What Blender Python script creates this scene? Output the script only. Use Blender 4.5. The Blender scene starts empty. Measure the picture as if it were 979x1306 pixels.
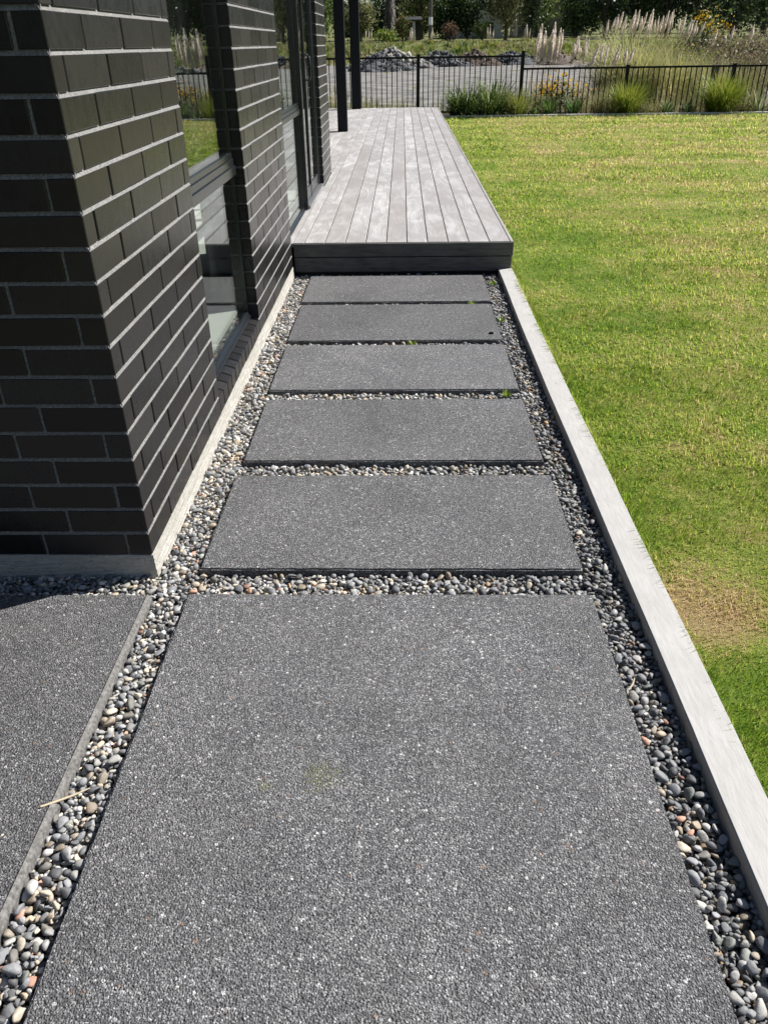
import bpy, bmesh, math, random
import numpy as np
from mathutils import Matrix, Vector

R = math.radians
rng = np.random.default_rng(7)
random.seed(7)
scene = bpy.context.scene
COL = scene.collection

# ------------------------------------------------------------------ camera
cam_d = bpy.data.cameras.new('camera')
cam = bpy.data.objects.new('camera', cam_d)
COL.objects.link(cam)
cam_d.sensor_fit = 'VERTICAL'
cam_d.sensor_height = 36.0
cam_d.lens = 36.0 * 980.92 / 1306.0
cam_d.clip_start = 0.05
cam_d.clip_end = 3000.0
_rt = Vector((0.999714628, 0.0200317, -0.0130151))
_dn = Vector((-0.00069156, -0.52032963, -0.85396522))
_fw = Vector((-0.02387852, 0.85373052, -0.52016729))
CAM = Vector((0.0, 0.0, 1.4364))
m = Matrix.Identity(4)
for i in range(3):
    m[i][0], m[i][1], m[i][2], m[i][3] = _rt[i], -_dn[i], -_fw[i], CAM[i]
cam.matrix_world = m
scene.camera = cam

# ------------------------------------------------------------------ sky, sun, exposure
SUN_AZ, SUN_EL = 27.0, 45.0          # azimuth from +X towards +Y
world = bpy.data.worlds.new('World')
scene.world = world
world.use_nodes = True
wn = world.node_tree.nodes
bg = wn['Background']
sky = wn.new('ShaderNodeTexSky')
sky.sky_type = 'NISHITA'
sky.sun_disc = False
sky.sun_elevation = R(SUN_EL)
sky.sun_rotation = R(90.0 - SUN_AZ)
sky.air_density = 1.0
sky.dust_density = 0.6
sky.ozone_density = 1.2
world.node_tree.links.new(sky.outputs[0], bg.inputs[0])
bg.inputs[1].default_value = 0.05
sun_d = bpy.data.lights.new('sun', 'SUN')
sun_d.energy = 5.0
sun_d.angle = R(0.53)
sun_d.color = (1.0, 0.955, 0.89)
sun = bpy.data.objects.new('sun', sun_d)
COL.objects.link(sun)
_s = Vector((math.cos(R(SUN_EL)) * math.cos(R(SUN_AZ)), math.cos(R(SUN_EL)) * math.sin(R(SUN_AZ)), math.sin(R(SUN_EL))))
sun.rotation_euler = _s.to_track_quat('Z', 'Y').to_euler()
sun.location = (12, 8, 14)
vs = scene.view_settings
vs.view_transform = 'Standard'
vs.look = 'None'
vs.exposure = 0.74
vs.gamma = 1.0
vs.use_curve_mapping = False
scene.cycles.max_bounces = 8
scene.cycles.transparent_max_bounces = 16
scene.cycles.use_denoising = True
scene.cycles.caustics_reflective = False
scene.cycles.caustics_refractive = False
scene.cycles.sample_clamp_indirect = 6.0

# ------------------------------------------------------------------ helpers
def tag(o, label=None, cat=None, group=None, kind=None):
    if label: o['label'] = label
    if cat: o['category'] = cat
    if group: o['group'] = group
    if kind: o['kind'] = kind
    return o

def link(name, data, parent=None, loc=None):
    o = bpy.data.objects.new(name, data)
    COL.objects.link(o)
    if parent is not None: o.parent = parent
    if loc is not None: o.location = loc
    return o

def np_mesh(name, V, F, mat=None, smooth=False, col=None):
    """V (n,3), F (m,k) uniform polygons; col (n,3) point colours."""
    V = np.asarray(V, dtype=np.float32).reshape(-1, 3)
    F = np.asarray(F, dtype=np.int32)
    k = F.shape[1]
    me = bpy.data.meshes.new(name)
    me.vertices.add(len(V)); me.vertices.foreach_set('co', V.ravel())
    me.loops.add(F.size); me.loops.foreach_set('vertex_index', F.ravel())
    me.polygons.add(len(F))
    me.polygons.foreach_set('loop_start', np.arange(0, F.size, k, dtype=np.int32))
    me.polygons.foreach_set('loop_total', np.full(len(F), k, dtype=np.int32))
    if smooth: me.polygons.foreach_set('use_smooth', np.ones(len(F), dtype=bool))
    if col is not None:
        a = me.color_attributes.new('col', 'FLOAT_COLOR', 'POINT')
        c = np.ones((len(V), 4), dtype=np.float32); c[:, :3] = col
        a.data.foreach_set('color', c.ravel())
    if mat: me.materials.append(mat)
    me.update(calc_edges=True)
    return me

class MB:
    """collects boxes and polygons into one mesh"""
    def __init__(self): self.v, self.f = [], []
    def box(self, x0, x1, y0, y1, z0, z1):
        b = len(self.v)
        self.v += [(x0,y0,z0),(x1,y0,z0),(x1,y1,z0),(x0,y1,z0),(x0,y0,z1),(x1,y0,z1),(x1,y1,z1),(x0,y1,z1)]
        for q in ((0,3,2,1),(4,5,6,7),(0,1,5,4),(1,2,6,5),(2,3,7,6),(3,0,4,7)): self.f.append(tuple(b+i for i in q))
        return self
    def hexa(self, pts):
        b = len(self.v); self.v += [tuple(p) for p in pts]
        for q in ((0,3,2,1),(4,5,6,7),(0,1,5,4),(1,2,6,5),(2,3,7,6),(3,0,4,7)): self.f.append(tuple(b+i for i in q))
        return self
    def prism_y(self, sec, y0, y1):
        """section (x,z) list counter-clockwise seen from -y"""
        n = len(sec); b = len(self.v)
        self.v += [(x, y0, z) for x, z in sec] + [(x, y1, z) for x, z in sec]
        self.f.append(tuple(range(b, b+n))); self.f.append(tuple(range(b+2*n-1, b+n-1, -1)))
        for i in range(n):
            j = (i+1) % n
            self.f.append((b+i, b+n+i, b+n+j, b+j))
        return self
    def prism_x(self, sec, x0, x1):
        n = len(sec); b = len(self.v)
        self.v += [(x0, y, z) for y, z in sec] + [(x1, y, z) for y, z in sec]
        self.f.append(tuple(range(b+n-1, b-1, -1))); self.f.append(tuple(range(b+n, b+2*n)))
        for i in range(n):
            j = (i+1) % n
            self.f.append((b+i, b+j, b+n+j, b+n+i))
        return self
    def mesh(self, name, mat=None, bevel=0.0, seg=1, smooth=False):
        me = bpy.data.meshes.new(name)
        me.from_pydata(self.v, [], self.f)
        bm = bmesh.new(); bm.from_mesh(me)
        bmesh.ops.recalc_face_normals(bm, faces=bm.faces)
        if bevel > 0:
            bmesh.ops.bevel(bm, geom=list(bm.edges), offset=bevel, segments=seg, affect='EDGES', profile=0.5, clamp_overlap=True)
        if smooth:
            for f in bm.faces: f.smooth = True
        bm.to_mesh(me); bm.free()
        if mat: me.materials.append(mat)
        return me
    def obj(self, name, mat, parent=None, bevel=0.0, seg=1, smooth=False):
        return link(name, self.mesh(name, mat, bevel, seg, smooth), parent)

# ------------------------------------------------------------------ materials
class NT:
    def __init__(self, name):
        self.m = bpy.data.materials.new(name); self.m.use_nodes = True
        self.t = self.m.node_tree; self.n = self.t.nodes
        self.b = self.n['Principled BSDF']; self.out = self.n['Material Output']
    def new(self, typ, **kw):
        nd = self.n.new(typ)
        for k, v in kw.items(): setattr(nd, k, v)
        return nd
    def L(self, a, b): self.t.links.new(a, b)
    def coord(self, kind='Object', scale=(1,1,1), loc=None):
        if kind == 'World':
            g = self.new('ShaderNodeNewGeometry'); src = g.outputs['Position']
        else:
            c = self.new('ShaderNodeTexCoord'); src = c.outputs[kind]
        mp = self.new('ShaderNodeMapping'); mp.inputs['Scale'].default_value = scale
        if loc is not None: mp.inputs['Location'].default_value = loc
        self.L(src, mp.inputs[0]); return mp.outputs[0]
    def noise(self, vec, scale, detail=4, rough=0.55, dist=0.0):
        nd = self.new('ShaderNodeTexNoise')
        nd.inputs['Scale'].default_value = scale; nd.inputs['Detail'].default_value = detail
        nd.inputs['Roughness'].default_value = rough; nd.inputs['Distortion'].default_value = dist
        self.L(vec, nd.inputs['Vector']); return nd
    def ramp(self, fac, stops, interp='LINEAR'):
        nd = self.new('ShaderNodeValToRGB'); nd.color_ramp.interpolation = interp
        e = nd.color_ramp.elements
        while len(e) < len(stops): e.new(0.5)
        for el, (p, c) in zip(e, stops):
            el.position = p; el.color = (*c, 1) if len(c) == 3 else c
        self.L(fac, nd.inputs[0]); return nd.outputs[0]
    def mix(self, fac, a, b, mode='MIX'):
        nd = self.new('ShaderNodeMix', data_type='RGBA', blend_type=mode)
        for s, v in ((0, fac), (6, a), (7, b)):
            if isinstance(v, (int, float)): nd.inputs[s].default_value = v
            elif isinstance(v, tuple): nd.inputs[s].default_value = (*v, 1)
            else: self.L(v, nd.inputs[s])
        return nd.outputs[2]
    def math(self, op, a, b=None, c=None):
        nd = self.new('ShaderNodeMath', operation=op)
        for i, v in enumerate((a, b, c)):
            if v is None: continue
            if isinstance(v, (int, float)): nd.inputs[i].default_value = v
            else: self.L(v, nd.inputs[i])
        return nd.outputs[0]
    def bump(self, h, strength, dist, normal=None):
        nd = self.new('ShaderNodeBump'); nd.inputs['Strength'].default_value = strength
        nd.inputs['Distance'].default_value = dist; self.L(h, nd.inputs['Height'])
        if normal is not None: self.L(normal, nd.inputs['Normal'])
        self.L(nd.outputs[0], self.b.inputs['Normal']); return nd.outputs[0]
    def base(self, c):
        if isinstance(c, tuple): self.b.inputs['Base Color'].default_value = (*c, 1)
        else: self.L(c, self.b.inputs['Base Color'])
    def set(self, rough=None, spec=None, metal=None):
        for k, v in (('Roughness', rough), ('Specular IOR Level', spec), ('Metallic', metal)):
            if v is None: continue
            if isinstance(v, (int, float)): self.b.inputs[k].default_value = v
            else: self.L(v, self.b.inputs[k])
        return self

def grey(v): return (v, v, v)

def mat_brick():
    t = NT('glazed_dark_brick')
    oi = t.new('ShaderNodeObjectInfo')
    w = t.coord('World')
    n1 = t.noise(t.coord('World', (1, 1, 0.45)), 34, 3)
    n2 = t.noise(w, 4.5, 2)
    c = t.ramp(n1.outputs[0], [(0.3, (0.0150, 0.0150, 0.0155)), (0.72, (0.0205, 0.0202, 0.0205))])
    c = t.mix(t.math('MULTIPLY', oi.outputs['Random'], 0.55), c, (0.022, 0.0185, 0.0175))
    c = t.mix(1.0, c, t.ramp(t.math('FRACT', t.math('MULTIPLY', oi.outputs['Random'], 7.31)), [(0.0, grey(0.62)), (0.5, grey(0.95)), (1.0, grey(1.4))]), 'MULTIPLY')
    sp = t.noise(w, 420, 1)
    c = t.mix(t.ramp(sp.outputs[0], [(0.77, grey(0)), (0.82, grey(0.6))]), c, (0.10, 0.095, 0.09))
    t.base(c)
    r = t.ramp(n1.outputs[0], [(0.3, grey(0.26)), (0.75, grey(0.36))])
    r = t.math('ADD', r, t.math('MULTIPLY', t.math('SUBTRACT', oi.outputs['Random'], 0.5), 0.08))
    t.set(rough=r, spec=0.36)
    hh = t.noise(t.coord('World', (1, 1, 0.6)), 150, 2)
    big = t.noise(w, 11, 1)
    h = t.math('ADD', hh.outputs[0], t.math('MULTIPLY', big.outputs[0], 6.0))
    t.bump(h, 0.22, 0.0008)
    return t.m

def mat_mortar():
    t = NT('mortar')
    w = t.coord('World')
    n = t.noise(w, 160, 4); n2 = t.noise(w, 9, 3)
    c = t.ramp(n.outputs[0], [(0.3, (0.12, 0.119, 0.12)), (0.7, (0.30, 0.296, 0.29))])
    c = t.mix(t.ramp(n2.outputs[0], [(0.45, grey(0)), (0.7, grey(0.5))]), c, (0.15, 0.147, 0.143))
    t.base(c); t.set(0.9, 0.2); t.bump(n.outputs[0], 0.8, 0.003)
    return t.m

def mat_foundation():
    t = NT('foundation_concrete')
    w = t.coord('World', (1, 1, 3.0))
    n = t.noise(w, 26, 6, 0.7); n2 = t.noise(t.coord('World'), 5, 3)
    pit = t.new('ShaderNodeTexVoronoi'); pit.inputs['Scale'].default_value = 75; t.L(t.coord('World'), pit.inputs['Vector'])
    c = t.ramp(n.outputs[0], [(0.25, (0.28, 0.265, 0.24)), (0.55, (0.45, 0.435, 0.40)), (0.8, (0.56, 0.545, 0.51))])
    c = t.mix(t.ramp(n2.outputs[0], [(0.4, grey(0)), (0.75, grey(0.6))]), c, (0.33, 0.32, 0.28))
    c = t.mix(t.ramp(pit.outputs['Distance'], [(0.10, grey(0.6)), (0.17, grey(0))]), c, (0.15, 0.14, 0.12))
    t.base(c); t.set(0.92, 0.15)
    t.bump(t.math('ADD', n.outputs[0], t.ramp(pit.outputs['Distance'], [(0.05, grey(0)), (0.25, grey(1))])), 0.7, 0.004)
    return t.m

def mat_slab(big=False):
    t = NT('exposed_aggregate')
    w = t.coord('World')
    v1 = t.new('ShaderNodeTexVoronoi'); v1.inputs['Scale'].default_value = 210; v1.inputs['Randomness'].default_value = 1
    v2 = t.new('ShaderNodeTexVoronoi'); v2.inputs['Scale'].default_value = 95
    v3 = t.new('ShaderNodeTexVoronoi'); v3.inputs['Scale'].default_value = 290
    wob = t.noise(w, 120, 2)
    wv = t.new('ShaderNodeVectorMath', operation='MULTIPLY_ADD')
    wv.inputs[1].default_value = (0.004, 0.004, 0.004)
    t.L(wob.outputs[1], wv.inputs[0]); t.L(w, wv.inputs[2])
    for v in (v1, v2, v3): t.L(wv.outputs[0], v.inputs['Vector'])
    s1 = t.new('ShaderNodeSeparateColor'); t.L(v1.outputs['Color'], s1.inputs[0])
    s2 = t.new('ShaderNodeSeparateColor'); t.L(v2.outputs['Color'], s2.inputs[0])
    s3 = t.new('ShaderNodeSeparateColor'); t.L(v3.outputs['Color'], s3.inputs[0])
    c = t.ramp(s1.outputs[0], [(0.0, (0.035, 0.036, 0.040)), (0.35, (0.085, 0.086, 0.092)), (0.62, (0.13, 0.13, 0.137)), (0.86, (0.22, 0.22, 0.225)), (1.0, (0.40, 0.40, 0.40))])
    cf = t.ramp(s3.outputs[1], [(0.0, (0.03, 0.03, 0.034)), (0.6, (0.105, 0.105, 0.11)), (1.0, (0.30, 0.30, 0.30))])
    c = t.mix(t.ramp(s2.outputs[2], [(0.35, grey(0)), (0.4, grey(1))], 'CONSTANT'), c, cf)
    # pale chips and a few rusty ones
    c = t.mix(t.math('MULTIPLY', t.ramp(s2.outputs[0], [(0.0, grey(0)), (0.972, grey(1))], 'CONSTANT'),
                     t.ramp(v2.outputs['Distance'], [(0.30, grey(1)), (0.42, grey(0))])), c, (0.52, 0.52, 0.50))
    c = t.mix(t.math('MULTIPLY', t.ramp(s2.outputs[1], [(0.0, grey(0)), (0.991, grey(1))], 'CONSTANT'),
                     t.ramp(v2.outputs['Distance'], [(0.30, grey(0.8)), (0.42, grey(0))])), c, (0.25, 0.145, 0.08))
    # cement matrix between chips
    ve = t.new('ShaderNodeTexVoronoi', feature='DISTANCE_TO_EDGE'); ve.inputs['Scale'].default_value = 210
    t.L(wv.outputs[0], ve.inputs['Vector'])
    edge = t.ramp(ve.outputs['Distance'], [(0.0, grey(1)), (0.10, grey(0))])
    c = t.mix(t.math('MULTIPLY', edge, 0.75), c, (0.04, 0.04, 0.042))
    c = t.mix(1.0, c, (1.20, 1.20, 1.215), 'MULTIPLY')
    n6 = t.noise(w, 1.7, 6, 0.68, 0.4)
    c = t.mix(1.0, c, t.ramp(n6.outputs[0], [(0.32, grey(0.76)), (0.5, grey(1.0)), (0.68, grey(1.2))]), 'MULTIPLY')
    oi = t.new('ShaderNodeObjectInfo')
    c = t.mix(1.0, c, t.ramp(oi.outputs['Random'], [(0.0, grey(0.88)), (1.0, grey(1.14))]), 'MULTIPLY')
    # weathering
    n = t.noise(w, 2.3, 5, 0.65)
    c = t.mix(t.ramp(n.outputs[0], [(0.35, grey(0.0)), (0.7, grey(0.18))]), c, (0.23, 0.225, 0.215))
    n4 = t.noise(w, 0.9, 4, 0.6)
    c = t.mix(t.ramp(n4.outputs[0], [(0.4, grey(0.16)), (0.6, grey(0.0))]), c, (0.09, 0.09, 0.093))
    if big:   # two small patches of moss
        n5 = t.noise(w, 70, 3)
        for (x, y, r) in ((-0.186, 1.19, 0.055), (-0.312, 1.160, 0.022)):
            vm = t.new('ShaderNodeVectorMath', operation='DISTANCE'); vm.inputs[1].default_value = (x, y, 0)
            t.L(w, vm.inputs[0])
            f = t.ramp(t.math('ADD', t.math('DIVIDE', vm.outputs['Value'], r), t.math('MULTIPLY', t.math('SUBTRACT', n5.outputs[0], 0.5), 2.2)), [(0.35, grey(0.42)), (0.95, grey(0))])
            f = t.math('MULTIPLY', f, t.ramp(s1.outputs[2], [(0.3, grey(0.15)), (0.6, grey(1.3))]))
            c = t.mix(f, c, (0.13, 0.145, 0.04))
    t.base(c)
    t.set(rough=t.ramp(s1.outputs[2], [(0, grey(0.45)), (1, grey(0.85))]), spec=0.4)
    # facets: every chip a slightly domed, tilted grain
    dom = t.math('SUBTRACT', 0.6, v1.outputs['Distance'])
    h = t.math('ADD', t.math('MULTIPLY', dom, 1.0), t.math('MULTIPLY', s1.outputs[1], 0.55))
    h = t.math('ADD', h, t.math('MULTIPLY', t.math('SUBTRACT', 0.6, v3.outputs['Distance']), 0.5))
    t.bump(h, 1.0, 0.0042)
    return t.m

def mat_col(name, rough=0.6, spec=0.4, bump=None, trans=0.0):
    """colour from the mesh's own colour attribute"""
    t = NT(name)
    a = t.new('ShaderNodeAttribute'); a.attribute_name = 'col'
    c = a.outputs['Color']
    t.set(rough, spec)
    if bump:
        n = t.noise(t.coord('World'), bump[0], 4, 0.65)
        c = t.mix(t.ramp(n.outputs[0], [(0.35, grey(0)), (0.7, grey(0.5))]), c, t.mix(1.0, c, grey(0.62), 'MULTIPLY'))
        t.bump(n.outputs[0], bump[1], bump[2])
    t.base(c)
    if trans > 0:
        tr = t.new('ShaderNodeBsdfTranslucent'); t.L(c, tr.inputs[0])
        mx = t.new('ShaderNodeMixShader'); mx.inputs[0].default_value = trans
        t.L(t.b.outputs[0], mx.inputs[1]); t.L(tr.outputs[0], mx.inputs[2]); t.L(mx.outputs[0], t.out.inputs[0])
    return t.m

def mat_timber_kerb():
    t = NT('weathered_sleeper')
    w = t.coord('World', (1, 0.16, 1)); w0 = t.coord('World')
    n = t.noise(w, 95, 6, 0.6); n2 = t.noise(w0, 7, 4, 0.6); n3 = t.noise(w, 300, 2)
    c = t.ramp(n.outputs[0], [(0.25, (0.36, 0.355, 0.347)), (0.55, (0.43, 0.425, 0.417)), (0.8, (0.48, 0.475, 0.467))])
    c = t.mix(t.ramp(n2.outputs[0], [(0.4, grey(0)), (0.72, grey(0.5))]), c, (0.35, 0.343, 0.332))
    c = t.mix(t.ramp(n3.outputs[0], [(0.68, grey(0)), (0.74, grey(0.35))]), c, (0.2, 0.19, 0.18))
    k = t.new('ShaderNodeTexVoronoi'); k.inputs['Scale'].default_value = 6.5; t.L(w0, k.inputs['Vector'])
    c = t.mix(t.ramp(k.outputs['Distance'], [(0.022, grey(0.85)), (0.034, grey(0))]), c, (0.06, 0.055, 0.05))
    t.base(c); t.set(0.8, 0.25)
    t.bump(t.math('ADD', n.outputs[0], n3.outputs[0]), 0.35, 0.0016)
    return t.m

def mat_deck(dark=False):
    t = NT('weathered_decking' if not dark else 'dark_stained_timber')
    oi = t.new('ShaderNodeObjectInfo')
    cc = t.new('ShaderNodeCombineXYZ')
    t.L(t.math('MULTIPLY', oi.outputs['Random'], 37.0), cc.inputs[0]); t.L(t.math('MULTIPLY', oi.outputs['Random'], 91.0), cc.inputs[1])
    g = t.new('ShaderNodeNewGeometry')
    ad = t.new('ShaderNodeVectorMath', operation='ADD'); t.L(g.outputs['Position'], ad.inputs[0]); t.L(cc.outputs[0], ad.inputs[1])
    def mp(s):
        q = t.new('ShaderNodeMapping'); q.inputs['Scale'].default_value = s; t.L(ad.outputs[0], q.inputs[0]); return q.outputs[0]
    if dark:
        n = t.noise(mp((0.12, 1, 1)), 60, 5, 0.65); n2 = t.noise(mp((1, 1, 1)), 5, 3)
        c = t.ramp(n.outputs[0], [(0.3, (0.055, 0.053, 0.052)), (0.7, (0.145, 0.139, 0.134))])
        c = t.mix(t.ramp(n2.outputs[0], [(0.4, grey(0)), (0.7, grey(0.5))]), c, (0.17, 0.163, 0.157))
        t.base(c); t.set(0.7, 0.3); t.bump(n.outputs[0], 0.4, 0.002)
        return t.m
    grain = t.noise(mp((1, 0.045, 1)), 75, 5, 0.6, 0.6)
    swirl = t.noise(mp((1, 0.20, 1)), 7.5, 6, 0.62, 1.6)
    blot = t.noise(mp((1, 0.5, 1)), 2.4, 4, 0.6, 1.0)
    c = t.ramp(grain.outputs[0], [(0.25, (0.27, 0.258, 0.253)), (0.6, (0.40, 0.387, 0.382)), (0.85, (0.48, 0.468, 0.464))])
    c = t.mix(t.ramp(swirl.outputs[0], [(0.42, grey(0)), (0.62, grey(0.75))]), c, (0.64, 0.636, 0.640))
    c = t.mix(t.ramp(blot.outputs[0], [(0.38, grey(0.7)), (0.58, grey(0))]), c, (0.285, 0.272, 0.268))
    c = t.mix(t.math('MULTIPLY', oi.outputs['Random'], 0.55), c, (0.27, 0.248, 0.236))
    t.base(c)
    t.set(t.ramp(swirl.outputs[0], [(0.4, grey(0.62)), (0.62, grey(0.48))]), 0.35)
    wv = t.new('ShaderNodeTexWave', wave_type='BANDS', bands_direction='X')
    wv.inputs['Scale'].default_value = 62; t.L(g.outputs['Position'], wv.inputs[0])
    t.bump(t.math('ADD', grain.outputs[0], t.math('MULTIPLY', swirl.outputs[0], 0.6)), 0.3, 0.0015)
    return t.m

def mat_simple(name, c, rough=0.5, spec=0.5, metal=0.0, var=0.0, scale=30):
    t = NT(name)
    if var > 0:
        n = t.noise(t.coord('World'), scale, 4)
        c = t.mix(t.ramp(n.outputs[0], [(0.3, grey(0)), (0.7, grey(1))]), tuple(x*(1-var) for x in c), tuple(min(1, x*(1+var)) for x in c))
        t.bump(n.outputs[0], 0.2, 0.002)
    t.base(c); t.set(rough, spec, metal)
    return t.m

def mat_glass():
    t = NT('window_glass')
    fr = t.new('ShaderNodeFresnel')
    ge = t.new('ShaderNodeNewGeometry')       # thin pane: same reflectance on the way in and out
    t.L(t.math('ADD', 1.80, t.math('MULTIPLY', ge.outputs['Backfacing'], 1/1.80-1.80)), fr.inputs['IOR'])
    tr = t.new('ShaderNodeBsdfTransparent'); tr.inputs[0].default_value = (0.93, 0.965, 0.955, 1)
    gl = t.new('ShaderNodeBsdfGlossy'); gl.inputs['Roughness'].default_value = 0.0; gl.inputs[0].default_value = (0.93, 0.97, 0.95, 1)
    mx = t.new('ShaderNodeMixShader')
    t.L(fr.outputs[0], mx.inputs[0]); t.L(tr.outputs[0], mx.inputs[1]); t.L(gl.outputs[0], mx.inputs[2]); t.L(mx.outputs[0], t.out.inputs[0])
    return t.m

def lawn_colour(t, w, blade=False):
    """green and straw patches of a mown lawn in autumn"""
    n1 = t.noise(w, 1.1, 5, 0.62); n2 = t.noise(w, 5.5, 5, 0.65); n3 = t.noise(w, 42, 3, 0.6)
    dry = t.math('ADD', t.math('MULTIPLY', n1.outputs[0], 0.58), t.math('ADD', t.math('MULTIPLY', n2.outputs[0], 0.44), t.math('MULTIPLY', n3.outputs[0], 0.30)))
    vm = t.new('ShaderNodeVectorMath', operation='DISTANCE'); vm.inputs[1].default_value = (0.90, 1.80, 0); t.L(w, vm.inputs[0])
    patch = t.ramp(t.math('ADD', vm.outputs['Value'], t.math('MULTIPLY', t.math('ADD', t.math('SUBTRACT', n2.outputs[0], 0.5), t.math('MULTIPLY', t.math('SUBTRACT', n3.outputs[0], 0.5), 0.9)), 0.62)), [(0.05, grey(0.27)), (0.16, grey(0.20)), (0.27, grey(0))])
    dry = t.math('ADD', dry, patch)
    g = t.new('ShaderNodeNewGeometry'); sp = t.new('ShaderNodeSeparateXYZ'); t.L(g.outputs['Position'], sp.inputs[0])
    far = t.new('ShaderNodeMapRange'); far.inputs[1].default_value = 5; far.inputs[2].default_value = 12; far.inputs[3].default_value = 0; far.inputs[4].default_value = 0.035
    t.L(sp.outputs[1], far.inputs[0])
    # lusher strip along the deck
    lush = t.new('ShaderNodeMapRange'); lush.inputs[1].default_value = 0.8; lush.inputs[2].default_value = 2.4; lush.inputs[3].default_value = -0.07; lush.inputs[4].default_value = 0.0
    t.L(sp.outputs[0], lush.inputs[0])
    return t.math('ADD', t.math('SUBTRACT', dry, 0.065), t.math('ADD', far.outputs[0], lush.outputs[0]))

def mat_lawn():
    t = NT('lawn_soil')
    w = t.coord('World')
    d = lawn_colour(t, w)
    n = t.noise(w, 190, 3, 0.7)
    c = t.ramp(d, [(0.48, (0.11, 0.19, 0.022)), (0.62, (0.24, 0.28, 0.06)), (0.76, (0.36, 0.27, 0.14))])
    c = t.mix(t.ramp(n.outputs[0], [(0.35, grey(0.6)), (0.6, grey(0))]), c, (0.05, 0.045, 0.02))
    t.base(c); t.set(0.95, 0.1); t.bump(n.outputs[0], 0.8, 0.01)
    return t.m

def mat_grass():
    t = NT('lawn_grass_blades')
    w = t.coord('World')
    d = lawn_colour(t, w)
    a = t.new('ShaderNodeAttribute'); a.attribute_name = 'col'
    s = t.new('ShaderNodeSeparateColor'); t.L(a.outputs['Color'], s.inputs[0])
    d2 = t.math('ADD', d, t.math('MULTIPLY', t.math('SUBTRACT', s.outputs[0], 0.5), 0.36))
    c = t.ramp(d2, [(0.36, (0.19, 0.335, 0.022)), (0.52, (0.355, 0.485, 0.048)), (0.67, (0.61, 0.60, 0.17)), (0.79, (0.76, 0.57, 0.34))])
    c = t.mix(t.math('MULTIPLY', s.outputs[1], 0.7), c, t.mix(1.0, c, grey(0.35), 'MULTIPLY'))
    t.base(c); t.set(0.55, 0.35)
    tr = t.new('ShaderNodeBsdfTranslucent'); t.L(c, tr.inputs[0])
    mx = t.new('ShaderNodeMixShader'); mx.inputs[0].default_value = 0.55
    t.L(t.b.outputs[0], mx.inputs[1]); t.L(tr.outputs[0], mx.inputs[2]); t.L(mx.outputs[0], t.out.inputs[0])
    return t.m

def mat_ground(name, stops, scale, rough=0.95, bump=0.02):
    t = NT(name)
    w = t.coord('World')
    n = t.noise(w, scale, 8, 0.65); n2 = t.noise(w, scale*9, 4, 0.6)
    f = t.math('ADD', t.math('MULTIPLY', n.outputs[0], 0.65), t.math('MULTIPLY', n2.outputs[0], 0.35))
    t.base(t.ramp(f, stops)); t.set(rough, 0.15); t.bump(f, 0.6, bump)
    return t.m

M = dict(
    brick=mat_brick(), mortar=mat_mortar(), foundation=mat_foundation(), slab=mat_slab(), bigslab=mat_slab(True),
    pebble=mat_col('river_pebble', 0.6, 0.4, (170, 0.55, 0.0022)), kerb=mat_timber_kerb(),
    deck=mat_deck(), fascia=mat_deck(True), glass=mat_glass(),
    frame=mat_simple('black_powder_coat', (0.014, 0.016, 0.019), 0.25, 0.6),
    post=mat_simple('dark_painted_post', (0.006, 0.008, 0.012), 0.55, 0.2, 0, 0.15, 60),
    fence=mat_simple('black_fence_paint', (0.005, 0.005, 0.006), 0.5, 0.25),
    lawn=mat_lawn(), grass=mat_grass(),
    leaf=mat_col('foliage', 0.5, 0.35, None, 0.42), plume=mat_col('pampas_plume', 0.9, 0.1, None, 0.6),
    bark=mat_simple('bark', (0.11, 0.09, 0.07), 0.9, 0.1, 0, 0.35, 8),
    rock=mat_col('broken_rock', 0.85, 0.2, (9, 0.5, 0.05)),
    soil=mat_simple('bed_soil', (0.06, 0.048, 0.036), 0.95, 0.1, 0, 0.4, 30),
    field=mat_ground('gravel_field_surface', [(0.38, (0.075, 0.074, 0.071)), (0.47, (0.165, 0.162, 0.155)), (0.60, (0.28, 0.27, 0.25))], 0.9),
    ground=mat_ground('rough_ground', [(0.3, (0.07, 0.085, 0.03)), (0.55, (0.14, 0.15, 0.055)), (0.75, (0.24, 0.21, 0.11))], 0.5),
    road=mat_ground('road_surface', [(0.3, (0.26, 0.26, 0.26)), (0.7, (0.34, 0.34, 0.335))], 1.0),
    concrete=mat_simple('pale_concrete', (0.58, 0.57, 0.55), 0.9, 0.2, 0, 0.12, 25),
    edge=mat_simple('trowelled_concrete_edge', (0.15, 0.147, 0.142), 0.85, 0.25, 0, 0.5, 110),
    carpet=mat_simple('pale_carpet', (0.60, 0.58, 0.54), 0.98, 0.05, 0, 0.06, 300),
    plaster=mat_simple('grey_plaster', (0.34, 0.34, 0.33), 0.9, 0.2, 0, 0.05, 20),
    darkwall=mat_simple('charcoal_cladding', (0.03, 0.032, 0.035), 0.6, 0.4, 0, 0.2, 12),
    curtain=mat_simple('sheer_curtain', (0.55, 0.56, 0.55), 0.95, 0.05),
    roof=mat_simple('grey_roof', (0.13, 0.125, 0.12), 0.75, 0.3, 0, 0.2, 6),
    cream=mat_simple('cream_weatherboard', (0.55, 0.53, 0.47), 0.8, 0.2, 0, 0.1, 5),
    beige=mat_simple('grey_cladding', (0.28, 0.27, 0.25), 0.85, 0.2, 0, 0.12, 5),
    white=mat_simple('white_paint', (0.72, 0.71, 0.69), 0.6, 0.3),
    pole=mat_simple('grey_timber_pole', (0.12, 0.10, 0.085), 0.85, 0.2, 0, 0.3, 10),
)

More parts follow.
